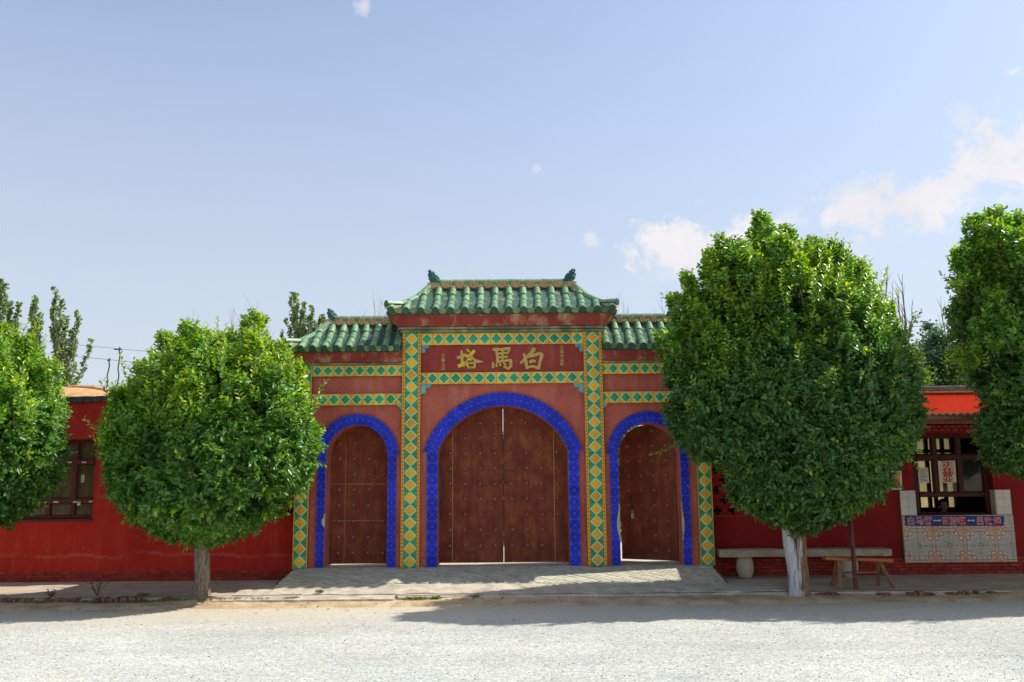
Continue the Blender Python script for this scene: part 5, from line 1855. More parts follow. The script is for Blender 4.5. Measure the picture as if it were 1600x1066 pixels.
# ------------------------------------------------------------------ foliage
def unit(a):
    return a / np.maximum(np.linalg.norm(a, axis=1, keepdims=True), 1e-9)

def leaf_mesh(name, base, d, n, ln, wd, tint, mat, bend=0.12):
    """one pointed, slightly folded blade per leaf; colour per leaf"""
    N = len(base)
    d = unit(d)
    side = unit(np.cross(d, n))
    n = np.cross(side, d)
    ln = ln[:, None]
    wd = wd[:, None]
    P = np.empty((N, 6, 3))
    P[:, 0] = base
    P[:, 1] = base + d * ln * 0.36 + side * wd * 0.5 + n * wd * 0.16
    P[:, 2] = base + d * ln * 0.70 + side * wd * 0.38 + n * wd * 0.08 - n * ln * bend * 0.4
    P[:, 3] = base + d * ln - n * ln * bend
    P[:, 4] = base + d * ln * 0.70 - side * wd * 0.38 + n * wd * 0.08 - n * ln * bend * 0.4
    P[:, 5] = base + d * ln * 0.36 - side * wd * 0.5 + n * wd * 0.16
    me = bpy.data.meshes.new(name)
    me.vertices.add(N * 6)
    me.vertices.foreach_set('co', P.astype(np.float32).ravel())
    idx = (np.arange(N)[:, None, None] * 6 + np.array([[0, 1, 2, 3], [0, 3, 4, 5]])[None]).astype(np.int32)
    me.loops.add(N * 8)
    me.loops.foreach_set('vertex_index', idx.ravel())
    me.polygons.add(N * 2)
    me.polygons.foreach_set('loop_start', (np.arange(N * 2) * 4).astype(np.int32))
    me.update(calc_edges=True)
    at_ = me.attributes.new('leaf_tint', 'FLOAT_COLOR', 'FACE')
    c = np.ones((N, 2, 4), np.float32)
    c[:, :, :3] = tint[:, None, :]
    at_.data.foreach_set('color', c.ravel())
    me.materials.append(MAT[mat])
    me.validate()
    return me

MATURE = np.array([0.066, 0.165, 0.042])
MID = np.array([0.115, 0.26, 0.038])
YOUNG_LIT = np.array([0.32, 0.42, 0.04])  # yellow-green of young leaves and of sunlit crown tops

def sprigs(q, axis, nout, length, n_leaf, size, young_lit, rg, width=0.50, spread=0.75):
    """alternate leaves along each short shoot -> arrays for leaf_mesh"""
    S = len(q)
    axis = unit(axis)
    k = (np.arange(n_leaf) + 0.4) / n_leaf
    base = q[:, None, :] + axis[:, None, :] * (length[:, None] * k[None, :])[:, :, None]
    sv = unit(np.cross(axis, unit(nout + rg.normal(0, 0.4, (S, 3)))))
    sgn = np.where(np.arange(n_leaf) % 2, 1.0, -1.0)
    d = axis[:, None, :] * 0.65 + sv[:, None, :] * sgn[None, :, None] * spread + rg.normal(0, 0.22, (S, n_leaf, 3))
    d[:, :, 2] -= 0.12
    nn_ = nout[:, None, :] * 0.55 + np.array([0, 0, 0.55]) + rg.normal(0, 0.38, (S, n_leaf, 3))
    ln = size * rg.uniform(0.72, 1.2, (S, n_leaf)) * (0.8 + 0.35 * np.sin(np.pi * np.minimum(k + 0.15, 1.0)))[None, :]
    wd = ln * width * rg.uniform(0.85, 1.15, (S, n_leaf))
    yv = np.clip(young_lit[:, None] + 0.35 * (k[None, :] - 0.6) * (young_lit[:, None] > 0.2) + rg.normal(0, 0.10, (S, n_leaf)), 0, 1)
    t = np.where(yv[..., None] < 0.5, MATURE + (MID - MATURE) * (yv[..., None] * 2), MID + (YOUNG_LIT - MID) * (yv[..., None] * 2 - 1))
    t = t * rg.uniform(0.62, 1.42, (S, n_leaf, 1))
    f = lambda a: a.reshape(-1, a.shape[-1])
    return f(base), f(d), f(nn_), ln.ravel(), wd.ravel(), f(t)

def make_shoot(name, length, n_leaf, size, young_lit, seed, mat='leaf'):
    """one upright leafy shoot, base at the origin: stem and leaves in one mesh"""
    rg = np.random.default_rng(seed)
    n = 9
    pts = np.array([[0.05 * math.sin(seed + 2.2 * i / n) * i / n, 0.05 * math.cos(seed * 1.7 + 1.9 * i / n) * i / n, length * i / n] for i in range(n + 1)])
    B, D, Nn, L, Wd, T = [], [], [], [], [], []
    for i in range(n_leaf):
        t = (i + 0.5) / n_leaf
        p = pts[0] + (pts[-1] - pts[0]) * t
        j = min(int(t * n), n - 1)
        p = pts[j] + (pts[j + 1] - pts[j]) * (t * n - j)
        a = i * 2.4 + rg.normal(0, 0.3)
        B.append(p)
        D.append([math.cos(a), math.sin(a), 0.75 + 0.3 * t])
        Nn.append([-math.cos(a) * 0.5, -math.sin(a) * 0.5, 0.9])
        L.append(size * rg.uniform(0.75, 1.15) * (1.0 - 0.35 * t))
        y = np.clip(young_lit + 0.4 * (t - 0.6) + rg.normal(0, 0.1), 0, 1)
        T.append((MATURE + (MID - MATURE) * y * 2 if y < 0.5 else MID + (YOUNG_LIT - MID) * (y * 2 - 1)) * rg.uniform(0.85, 1.2))
    L = np.array(L)
    me = leaf_mesh(name, np.array(B), np.array(D), np.array(Nn), L, L * 0.5, np.array(T), mat)
    bm = bmesh.new()
    bm.from_mesh(me)
    sb = MB().tube([tuple(p) for p in pts], [0.006 * (1 - 0.7 * i / n) for i in range(n + 1)], 4)
    vs = [bm.verts.new(v) for v in sb.v]
    for f_ in sb.f:
        try:
            nf = bm.faces.new([vs[i] for i in f_])
            nf.material_index = 1
        except ValueError:
            pass
    bm.to_mesh(me)
    bm.free()
    me.materials.append(MAT['twig'])
    return me

shoot_me = [make_shoot('leafy_shoot', 0.34 + 0.06 * i, 10 + 2 * i, 0.115, 0.62 + 0.05 * (i % 4), 40 + i) for i in range(7)]

def street_tree(label, prof_px, Yd, Yc, trunk, top_shoots, seed, group, clip=None, ymax=1.9, dens=150, bark='bark', young_lit_top=0.72, lean=0.0, forks=None, tone=(1, 1, 1), waist=None):
    rg = np.random.default_rng(seed)
    prof = []
    for (py, pl_, pr_) in prof_px:
        x0, z = at(pl_, py, Yd)
        x1, _ = at(pr_, py, Yd)
        prof.append((z, x0, x1))
    prof = np.array(sorted(prof))
    z0, z1 = prof[0, 0], prof[-1, 0]
    zs = np.linspace(z0, z1, 400)
    xl, xr = np.interp(zs, prof[:, 0], prof[:, 1]), np.interp(zs, prof[:, 0], prof[:, 2])
    hx = (xr - xl) / 2
    hy = np.minimum(hx, ymax + 0.12 * (hx - ymax))
    if waist:
        zw = at(800, waist, Yd)[1]
        hy = hy * (1 - 0.20 * np.exp(-((zs - zw) / 0.28) ** 2))
    dh = np.gradient(hx, zs)
    wgt = (hx + hy + 0.1) * np.sqrt(1 + np.minimum(dh ** 2, 9))
    area = float(np.sum((wgt[1:] + wgt[:-1]) / 2 * np.diff(zs))) * math.pi
    S = int(area * dens * 1.35)
    cdf = np.cumsum(wgt)
    cdf /= cdf[-1]
    def sample(n, depth, deep=False):
        zi = np.interp(rg.random(n), cdf, np.arange(400))
        i = np.clip(zi.astype(int), 0, 398)
        z = np.interp(zi, np.arange(400), zs)
        th = rg.random(n) * 2 * math.pi
        HX, HY, CXs = hx[i], hy[i], ((xl + xr) / 2)[i]
        nz = -np.clip(dh[i], -2.5, 2.5)
        nout = unit(np.stack([np.cos(th), np.sin(th), nz], 1))
        # clumps: lumpy displacement of the surface, plus some bare gaps
        pn = np.stack([np.cos(th) * HX, np.sin(th) * HY, z], 1)
        lump = value_noise(pn * 1.25, seed) * 0.6 + value_noise(pn * 3.4, seed + 1) * 0.5
        dd = np.abs(rg.normal(0, depth, n)) if not deep else rg.uniform(0.15, 0.75, n)
        off = -dd + (0.25 + 0.16 * np.clip((z - z0) / (z1 - z0) - 0.5, 0, 1) * 1.6) * lump - 0.20
        k = np.clip(1 + off / np.maximum(HX, 0.25), 0.05, 1.2)
        P = np.stack([CXs + np.cos(th) * HX * k, Yc + np.sin(th) * HY * k, z + nout[:, 2] * off * 0.5], 1)
        keep = (rg.random(n) < np.where(np.sin(th) < 0.25, 1.0, 0.55))
        if not deep:
            keep &= lump > -0.27 + rg.normal(0, 0.08, n)
        if clip is not None:
            keep &= clip(P)
        rel = (z - z0) / (z1 - z0)
        return P[keep], nout[keep], rel[keep], lump[keep], z[keep]
    P, nout, rel, lump, z = sample(S, 0.11)
    up = np.array([0, 0, 1.0])
    droop = np.clip((rel - 0.22) * 2.2, -0.15, 0.6)[:, None]
    axis = nout * 0.55 + up * droop + rg.normal(0, 0.30, (len(P), 3))
    edge = np.clip((rel - 0.48) / 0.42, 0, 1)
    ynoise = value_noise(P * 1.1, seed + 7)
    young_lit = np.clip(0.12 + young_lit_top * edge * (0.75 + 0.6 * ynoise) + 0.30 * np.maximum(lump, 0) + (rg.random(len(P)) < 0.05) * 0.5, 0, 1)  # lighter up the crown: new growth plus sunlight painted into the tint
    a = sprigs(P, axis, nout, rg.uniform(0.16, 0.29, len(P)), 8, 0.102, young_lit, rg)
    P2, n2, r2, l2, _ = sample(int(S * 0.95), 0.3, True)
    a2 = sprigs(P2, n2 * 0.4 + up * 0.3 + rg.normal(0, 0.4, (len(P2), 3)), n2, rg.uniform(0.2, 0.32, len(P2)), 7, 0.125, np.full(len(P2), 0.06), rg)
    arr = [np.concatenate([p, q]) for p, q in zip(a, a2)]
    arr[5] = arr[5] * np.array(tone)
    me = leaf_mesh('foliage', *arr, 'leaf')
    tx_, ty_ = trunk[0], trunk[1]
    t = thing('street_tree', label, 'tree', (tx_, ty_, 0), group)
    fo = link(bpy.data.objects.new('foliage', me), t)
    fo['kind'] = 'stuff'
    # trunk with flare and wander
    r0, r1, zt = trunk[2], trunk[3], trunk[4]
    cxm = (np.interp((z0 + z1) / 2, prof[:, 0], (prof[:, 1] + prof[:, 2]) / 2))
    tb = MB()
    if forks:
        for (fx0, fx1, rr0, rr1) in forks:
            pts, rad = [], []
            for i in range(14):
                q = i / 13
                pts.append((tx_ + fx0 + (fx1 - fx0) * q ** 1.5 + 0.012 * math.sin(q * 7 + fx0 * 9), ty_ + 0.02 * math.sin(q * 5), -0.12 + (zt + 0.5) * q))
                rad.append((rr0 + (rr1 - rr0) * q) * (1 + 0.22 * math.exp(-q * 9)))
            tb.tube(pts, rad, 14)
    else:
        pts, rad = [], []
        for i in range(14):
            q = i / 13
            pts.append((tx_ + lean * q + 0.02 * math.sin(q * 6), ty_ + 0.02 * math.sin(q * 5), -0.12 + (zt + 0.5) * q))
            rad.append((r0 + (r1 - r0) * q) * (1 + 0.25 * math.exp(-q * 10)) * (1 + 0.04 * math.sin(q * 17)))
        tb.tube(pts, rad, 14)
    V = np.array(tb.v)
    nz_ = value_noise(V * [14, 14, 3], 5)[:, None]
    ctr = np.array([tx_, ty_, 0])
    V[:, :2] += (V[:, :2] - ctr[:2]) * 0.07 * nz_
    tb.v = [tuple(v) for v in V]
    tb.build('trunk', bark, t, smooth=True)
    rl = random.Random(seed)
    zt2 = zt + 0.25
    for i in range(7):
        a_ = i * 2.4 + rl.random()
        zz_ = z0 + (z1 - z0) * rl.uniform(0.45, 0.85)
        cx_ = np.interp(zz_, prof[:, 0], (prof[:, 1] + prof[:, 2]) / 2)
        hh = np.interp(zz_, prof[:, 0], (prof[:, 2] - prof[:, 1]) / 2) * 0.6
        e = Vector((cx_ + hh * math.cos(a_), Yc + min(hh, ymax * 0.7) * math.sin(a_), zz_))
        s = Vector((tx_ + lean * 0.7, ty_, zt2 - 0.35))
        mid_ = s.lerp(e, 0.45) + Vector((0, 0, 0.25))
        MB().tube([s, s.lerp(mid_, 0.5), mid_, mid_.lerp(e, 0.55), e], [r1 * 0.62, r1 * 0.5, r1 * 0.38, r1 * 0.22, 0.012], 7).build('limb', 'bark', t, smooth=True)
    # separate shoots standing out of the crown
    n_s = 0
    tries = 0
    while n_s < top_shoots and tries < 4000:
        tries += 1
        q = rl.random()
        i = int(400 * (0.62 + 0.36 * q ** 0.7)) if rl.random() < 0.93 else int(400 * rl.uniform(0.15, 0.95))
        i = min(i, 395)
        a_ = rl.uniform(-math.pi, 0.4) if rl.random() < 0.8 else rl.uniform(0, 2 * math.pi)
        p = Vector((((xl + xr) / 2)[i] + hx[i] * 0.93 * math.cos(a_), Yc + hy[i] * 0.93 * math.sin(a_), zs[i]))
        if clip is not None and not clip(np.array([p[:]]))[0]:
            continue
        nv = Vector((math.cos(a_), math.sin(a_), -max(-2.0, min(2.0, dh[i])))).normalized()
        ax = (nv * 0.55 + Vector((rl.uniform(-0.2, 0.12), rl.uniform(-0.15, 0.15), 0.85 if i > 150 else 0.2))).normalized()
        w = Matrix.Translation(p) @ ax.to_track_quat('Z', 'Y').to_matrix().to_4x4() @ Matrix.Rotation(rl.uniform(0, 6.28), 4, 'Z') @ Matrix.Diagonal((1, 1, rl.uniform(0.75, 1.2), 1))
        inst('leafy_shoot', rl.choice(shoot_me), t, w)
        n_s += 1
    return t, prof

GRP = 'clipped street trees along the kerb'
prof_left = [(846, 290, 350), (836, 258, 388), (821, 228, 416), (800, 195, 446), (770, 173, 470), (740, 168, 486), (705, 166, 497), (680, 168, 500), (650, 178, 496), (620, 202, 478), (600, 226, 460), (582, 250, 440), (570, 275, 420), (562, 305, 400)]
street_tree('small round clipped tree with rough brown trunk left of the gate', prof_left, 15.1, 15.1, (-5.33, 15.28, 0.135, 0.115, 0.95), 60, 21, GRP, ymax=1.4, lean=-0.03, tone=(1.2, 1.12, 0.95))
prof_big = [(824, 1222, 1272), (814, 1205, 1300), (799, 1180, 1328), (784, 1155, 1346), (765, 1136, 1376), (742, 1128, 1392), (722, 1112, 1410), (700, 1066, 1424), (680, 1040, 1434), (645, 1026, 1440), (600, 1028, 1438), (550, 1042, 1408), (505, 1066, 1372), (480, 1090, 1354), (456, 1118, 1332), (440, 1142, 1312), (430, 1170, 1290), (424, 1200, 1262)]
clip_big = lambda P: ~(((P[:, 1] > 15.45) & (P[:, 0] > 5.3) & (P[:, 2] < 3.9)) | (P[:, 1] > 16.45))
street_tree('big tall leafy tree with whitewashed trunk in front of the ticket office', prof_big, 14.95, 14.95, (4.78, 15.05, 0.16, 0.14, 1.0), 90, 33, GRP, clip=clip_big, ymax=1.4, bark='limed_bark', young_lit_top=0.6, tone=(1.0, 0.92, 1.0), waist=668,
            forks=[(-0.055, -0.20, 0.115, 0.08), (0.055, 0.10, 0.105, 0.08)])
prof_far = [(832, -110, -10), (815, -140, 22), (790, -170, 55), (760, -190, 76), (720, -215, 94), (680, -220, 101), (645, -216, 98), (610, -200, 84), (580, -180, 60), (560, -160, 40), (546, -130, 14), (538, -90, -20)]
street_tree('dense green clipped tree cut off by the left edge of the photo', prof_far, 15.1, 15.1, (-9.3, 15.3, 0.14, 0.12, 1.0), 60, 45, GRP, ymax=1.4, tone=(1.12, 1.08, 0.95))
prof_right = [(752, 1625, 1735), (738, 1592, 1780), (716, 1556, 1815), (690, 1538, 1840), (650, 1532, 1858), (610, 1515, 1868), (560, 1502, 1866), (500, 1494, 1850), (450, 1498, 1820), (415, 1512, 1780), (392, 1530, 1745), (380, 1560, 1700)]
clip_right = lambda P: ~((P[:, 1] > 15.45) & (P[:, 2] < 3.9))
street_tree('tall dark leafy tree cut off by the right edge of the photo', prof_right, 14.95, 14.95, (9.6, 15.0, 0.17, 0.14, 1.3), 90, 57, GRP, clip=clip_right, ymax=1.4, young_lit_top=0.55, tone=(0.95, 0.88, 1.0), waist=590)

# tall leading shoots on the crowns: tapering leafy whips
def whip(parent, px0, py0, px1, py1, Y, width, seed, young_lit=0.6):
    rg = np.random.default_rng(seed)
    x0, z0 = at(px0, py0, Y)
    x1, z1 = at(px1, py1 + 14, Y)
    n = int(max(14, (z1 - z0) * (35 + 420 * width)))
    t = rg.random(n) ** 0.9
    r = 1.55 * width * (1 - t) ** 0.8 * np.sqrt(rg.random(n)) + 0.02
    a = rg.random(n) * 6.28
    P = np.stack([x0 + (x1 - x0) * t + r * np.cos(a), Y + r * np.sin(a), z0 + (z1 - z0) * t], 1)
    nout = np.stack([np.cos(a), np.sin(a), np.full(n, 0.3)], 1)
    ax = nout * 0.45 + np.array([(x1 - x0), 0, (z1 - z0)]) / (z1 - z0) * 0.9 + rg.normal(0, 0.2, (n, 3))
    arr = sprigs(P, ax, nout, rg.uniform(0.14, 0.24, n), 7, 0.10, np.clip(young_lit + rg.normal(0, 0.15, n), 0, 1), rg)
    o = link(bpy.data.objects.new('leading_shoot', leaf_mesh('leading_shoot', *arr, 'leaf')), parent)
    o['kind'] = 'stuff'
    MB().tube([(x0, Y, z0), ((x0 + x1) / 2, Y, (z0 + z1) / 2), (x1, Y, z1)], [0.009, 0.007, 0.003], 5).build('stem', 'twig', o)
trees_ = [o for o in scene.objects if o.name.startswith('street_tree')]
T_left, T_big, T_far, T_right = trees_
for k, (a_, b_, c_, d_, Y, w) in enumerate([(385, 575, 398, 486, 15.0, 0.30), (338, 580, 320, 512, 14.9, 0.22), (286, 600, 277, 526, 14.9, 0.22), (428, 600, 432, 528, 15.0, 0.24), (250, 640, 236, 574, 14.8, 0.18), (362, 570, 352, 512, 15.1, 0.18), (308, 590, 300, 535, 15.1, 0.2), (455, 620, 462, 562, 15.0, 0.16), (215, 655, 205, 606, 14.9, 0.14)]):
    whip(T_left, a_, b_, c_, d_, Y, w, 300 + k, 0.7)
for k, (a_, b_, c_, d_, Y, w) in enumerate([(1212, 470, 1189, 330, 14.6, 0.36), (1258, 470, 1228, 352, 14.7, 0.34), (1172, 470, 1152, 372, 14.5, 0.32), (1322, 490, 1306, 376, 14.6, 0.36), (1288, 470, 1270, 366, 14.8, 0.26), (1352, 510, 1342, 404, 14.7, 0.24), (1130, 480, 1112, 386, 14.5, 0.30), (1098, 520, 1084, 450, 14.4, 0.24), (1392, 550, 1386, 472, 14.8, 0.18), (1068, 560, 1060, 484, 14.4, 0.16), (1238, 460, 1207, 360, 14.9, 0.26)]):
    whip(T_big, a_, b_, c_, d_, Y, w, 400 + k, 0.55)
for k, (a_, b_, c_, d_, Y, w) in enumerate([(1536, 430, 1526, 334, 14.5, 0.28), (1568, 430, 1556, 324, 14.6, 0.34), (1604, 430, 1592, 332, 14.6, 0.34), (1650, 430, 1634, 318, 14.7, 0.34), (1510, 460, 1503, 388, 14.6, 0.16)]):
    whip(T_right, a_, b_, c_, d_, Y, w, 500 + k, 0.55)
for k, (a_, b_, c_, d_, Y, w) in enumerate([(10, 570, 4, 506, 15.0, 0.3), (42, 580, 38, 522, 15.0, 0.24), (75, 610, 78, 560, 15.0, 0.18)]):
    whip(T_far, a_, b_, c_, d_, Y, w, 600 + k, 0.6)

def random_whips(tree, prof_px, Yd, n, seed, lo=0.5, grow=1.0):
    """more leading shoots all over the upper crown, leaning outwards"""
    rq = random.Random(seed)
    rows_ = sorted(prof_px)
    top, bot = rows_[0][0], rows_[-1][0]
    for k in range(n):
        py = top + (bot - top) * rq.random() ** 1.3 * lo
        l_ = np.interp(py, [r_[0] for r_ in rows_], [r_[1] for r_ in rows_])
        r_ = np.interp(py, [r_[0] for r_ in rows_], [r_[2] for r_ in rows_])
        t = rq.uniform(-1, 1)
        t = math.copysign(abs(t) ** 0.6, t)
        px = (l_ + r_) / 2 + t * (r_ - l_) / 2 * 0.9
        depth = 1.15 * math.sqrt(max(0.0, 1 - t * t)) * (-1 if rq.random() < 0.8 else 1)
        hgt = rq.uniform(50, 95) * grow
        whip(tree, px, py + 18, px + 16 * t - 14 * grow + rq.uniform(-8, 8), py - hgt * (0.55 if abs(t) > 0.85 else 1.0) * 0.75, Yd + depth, rq.uniform(0.12, 0.22), seed * 50 + k, rq.uniform(0.45, 0.75))
random_whips(T_left, prof_left, 15.1, 20, 5)
random_whips(T_big, prof_big, 14.95, 34, 6, 0.55, 1.3)
random_whips(T_far, prof_far, 15.1, 12, 7)
random_whips(T_right, prof_right, 14.95, 16, 8)

# ------------------------------------------------------------------ trees beyond the walls
POP = np.array([0.15, 0.225, 0.075])
def poplar(label, stems, base_px, Y, seed, group, leaf=0.11, rad=0.18, dens=190, tint=POP, name='poplar_tree'):
    """stems rising steeply from a common trunk, each feathered with small leaf clusters"""
    rg = np.random.default_rng(seed)
    bx, bz = at(base_px[0], base_px[1], Y)
    t = thing(name, label, 'tree', (bx, Y, 0.2), group)
    tk = MB()
    tk.tube([(bx, Y, 0.1), (bx + 0.05, Y, bz * 0.5), (bx, Y, bz)], [0.22, 0.17, 0.12], 9)
    tk.build('trunk', 'pale_bark', t)
    arrs = []
    for k, (px, py, wd) in enumerate(stems):
        tx_, tz = at(px, py, Y)
        yo = rg.uniform(-0.5, 0.5)
        n = 14
        pts = []
        for i in range(n + 1):
            q = i / n
            pts.append(np.array([bx + (tx_ - bx) * (q ** 0.8) + 0.05 * math.sin(q * 6 + k), Y + yo * q ** 0.7, bz - 0.6 + (tz - bz + 0.6) * q]))
        pts = np.array(pts)
        MB().tube([tuple(p) for p in pts], [0.06 * (1 - 0.85 * i / n) for i in range(n + 1)], 5).build('branch', 'pale_bark', t)
        L = tz - bz
        m = int(dens * L * wd)
        q = rg.random(m) ** 0.85
        q = 0.10 + 0.90 * q
        # clusters along the stem
        c = np.floor(q * L * 3.2) / (L * 3.2) + 0.5 / (L * 3.2)
        q = np.where(rg.random(m) < 0.65, np.clip(c + rg.normal(0, 0.05, m), 0.05, 1.0), q)
        p = np.stack([np.interp(q, np.linspace(0, 1, n + 1), pts[:, a_]) for a_ in range(3)], 1)
        rr = rad * wd * (1.05 - 0.75 * q) * np.abs(rg.normal(0, 0.6, m))
        aa = rg.random(m) * 6.28 + np.floor(q * L * 3.2) * 2.1
        aa = np.floor(q * L * 3.2) * 2.4 + rg.normal(0, 1.0, m)
        off = np.stack([np.cos(aa) * rr, np.sin(aa) * rr, rr * 0.8], 1)
        nout = np.stack([np.cos(aa), np.sin(aa), np.full(m, 0.4)], 1)
        d = nout + rg.normal(0, 0.5, (m, 3))
        ln = leaf * rg.uniform(0.7, 1.25, m)
        tt = tint * rg.uniform(0.65, 1.5, (m, 1)) * np.array([1, 1, 1])
        arrs.append((p + off, d, unit(nout + rg.normal(0, 0.5, (m, 3))), ln, ln * 0.75, tt))
    arr = [np.concatenate(z_) for z_ in zip(*arrs)]
    fo = link(bpy.data.objects.new('foliage', leaf_mesh('foliage', *arr, 'poplar_leaf')), t)
    fo['kind'] = 'stuff'
    return t
PG = 'poplars beyond the walls'
poplar('slim poplar with spread stems standing clear of the left trees', [(92, 455, 0.95), (104, 475, 0.9), (98, 495, 0.8), (123, 490, 0.95), (134, 530, 0.75), (127, 555, 0.7), (87, 490, 0.8), (115, 520, 0.8)], (98, 618), 31, 71, PG)
poplar('slim poplar with two leafy tips just right of the left edge tree', [(48, 464, 1.0), (60, 470, 0.9), (52, 490, 0.9), (66, 515, 0.8), (44, 480, 0.8), (72, 545, 0.5)], (52, 620), 31, 72, PG)
poplar('slim poplar rising at the left edge of the photo', [(9, 446, 1.0), (-2, 440, 1.0), (17, 470, 0.9), (3, 470, 0.9), (24, 500, 0.5), (-12, 460, 1)], (4, 620), 31, 73, PG)
poplar('poplar with a drooping tip behind the left corner of the gate roof', [(453, 456, 1.0), (464, 462, 0.9), (474, 476, 1.0), (460, 490, 0.9), (450, 502, 0.8), (478, 490, 0.8), (446, 520, 0.7)], (472, 580), 35, 74, PG)
poplar('small bushy poplar just behind the left roof beast of the gate', [(490, 482, 0.9), (499, 492, 0.9), (484, 500, 0.8), (509, 500, 0.7), (496, 505, 0.8)], (495, 590), 35, 75, PG)
poplar('dense bluish green poplar above the roof of the ticket office', [(1462, 508, 1.5), (1456, 530, 1.5), (1470, 535, 1.5), (1480, 560, 1.4), (1448, 550, 1.3), (1490, 585, 1.2), (1442, 570, 1.3), (1500, 590, 1.0)], (1466, 640), 30, 76, PG, dens=520, rad=0.5, tint=np.array([0.07, 0.14, 0.065]))
poplar('yellow green bush at the foot of the right edge tree beyond the wall', [(1497, 560, 1.4), (1510, 545, 1.4), (1520, 570, 1.3), (1505, 590, 1.4), (1492, 585, 1)], (1508, 640), 29, 77, None, dens=520, rad=0.5, tint=np.array([0.13, 0.19, 0.035]), name='bush')
poplar('yellow green bush at the right edge of the big tree beyond the wall', [(1425, 545, 1.3), (1436, 575, 1.3), (1415, 560, 1.2), (1430, 600, 1.2)], (1425, 640), 29, 78, None, dens=480, rad=0.5, tint=np.array([0.11, 0.18, 0.035]), name='bush')

poplar('dark green courtyard shrub seen through the gap of the right gate door', [(948, 660, 1.5), (962, 640, 1.5), (978, 648, 1.5), (985, 720, 1.2), (940, 730, 1.2)], (960, 830), 24, 91, None, dens=420, rad=0.55, tint=np.array([0.07, 0.11, 0.03]), name='shrub')
poplar('green courtyard shrub added behind the central gate doors to darken their slit', [(776, 700, 1.3), (790, 682, 1.3), (803, 700, 1.3), (765, 730, 1.2)], (788, 830), 24, 92, None, dens=420, rad=0.5, tint=np.array([0.07, 0.11, 0.03]), name='shrub')  # added to block the bright view through the slit

def bare_tree(label, tips, base_px, Y, seed, r=0.035, side=5, mat='grey_twig', group=None, sl=0.5):
    rg = random.Random(seed)
    bx, bz = at(base_px[0], base_px[1], Y)
    t = thing('bare_tree', label, 'tree', (bx, Y, 0.2), group)
    MB().tube([(bx, Y, 0.1), (bx, Y, bz)], [r * 3, r * 2], 7).build('trunk', mat, t)
    for (px, py) in tips:
        x, z = at(px, py, Y)
        n = 8
        b = MB()
        y1 = Y + rg.uniform(-0.4, 0.4)
        pts = [(bx + (x - bx) * (i / n) ** 0.9 + 0.03 * math.sin(i * 1.3 + px), Y + (y1 - Y) * i / n, bz - 0.3 + (z - bz + 0.3) * i / n) for i in range(n + 1)]
        b.tube(pts, [r * (1 - 0.85 * i / n) for i in range(n + 1)], 5)
        for k in range(side):
            i = rg.randint(2, n - 1)
            p = Vector(pts[i])
            L = rg.uniform(0.3, 1.0) * sl
            d = Vector((rg.uniform(-0.5, 0.5), rg.uniform(-0.4, 0.4), 1.0)).normalized()
            b.tube([p, p + d * L * 0.5 + Vector((rg.uniform(-0.03, 0.03), 0, 0)), p + d * L], [r * 0.4, r * 0.25, r * 0.1], 4)
        b.build('branch', mat, t)
    return t
BG = 'dead bare trees beyond the walls'
bare_tree('tall bundle of dead bare branches right of the big tree', [(1410, 428), (1416, 445), (1405, 450), (1421, 475), (1401, 470)], (1415, 560), 31, 81, 0.045, 6, 'twig', BG, 0.9)
bare_tree('thin dead bare branches at the edge of the big tree crown', [(1381, 416), (1385, 430), (1379, 440)], (1383, 540), 31, 82, 0.03, 4, 'twig', BG, 0.8)
bare_tree('thin dead bare branches between the other two by the big tree', [(1393, 440), (1398, 452), (1391, 462)], (1397, 560), 31, 83, 0.03, 4, 'twig', BG, 0.8)
bare_tree('leaning dead bare branches by the right edge tree', [(1473, 462), (1480, 490), (1486, 500), (1477, 505)], (1487, 600), 32, 84, 0.035, 4, 'twig', BG, 0.8)
bare_tree('thin bare grey twigs rising behind the left roof of the gate', [(583, 455), (594, 470), (600, 468), (590, 480), (565, 488)], (598, 560), 30, 85, 0.016, 6, 'grey_twig', None, 0.8)
bare_tree('thin bare grey twigs just right of the main gate roof', [(966, 462), (975, 468), (960, 470), (982, 480), (943, 468)], (970, 560), 30, 86, 0.014, 7, 'grey_twig', None, 0.8)
bare_tree('forked bare grey twigs above the right roof of the gate', [(1032, 460), (1052, 465), (1040, 478), (1026, 480)], (1040, 560), 30, 87, 0.016, 6, 'grey_twig', None, 0.7)
bare_tree('thin brown dead twigs showing above the round left tree', [(304, 482), (300, 500), (308, 508), (290, 506)], (304, 600), 30, 88, 0.02, 7, 'twig', None, 1.0)
bare_tree('faint dead twigs above the middle of the round left tree', [(369, 486), (366, 505), (376, 492), (358, 512)], (367, 600), 30, 89, 0.018, 7, 'twig', None, 0.9)
bare_tree('faint dead twigs over the right top of the round left tree', [(405, 470), (398, 476), (412, 500), (420, 510)], (405, 600), 30, 90, 0.016, 6, 'twig', None, 0.9)

# ------------------------------------------------------------------ grass, weeds and pebbles
def tufts(centres, per, h, seed):
    rg = np.random.default_rng(seed)
    B, D, Nn, L, T = [], [], [], [], []
    for (x, y, z, rx_, ry_) in centres:
        n = int(per * (0.4 + rx_))
        for _ in range(n):
            a = rg.random() * 6.28
            r = math.sqrt(rg.random())
            B.append([x + rx_ * r * math.cos(a), y + ry_ * r * math.sin(a), z])
            D.append([rg.normal(0, 0.5), rg.normal(0, 0.5), 1.0])
            Nn.append([rg.normal(), rg.normal(), 0.2])
            L.append(h * rg.uniform(0.4, 1.2))
            T.append(np.array([0.10, 0.19, 0.035]) * rg.uniform(0.6, 1.5) if rg.random() < 0.8 else np.array([0.30, 0.27, 0.10]))
    L = np.array(L)
    return leaf_mesh('grass', np.array(B), np.array(D), np.array(Nn), L, L * 0.16, np.array(T), 'poplar_leaf', 0.35)
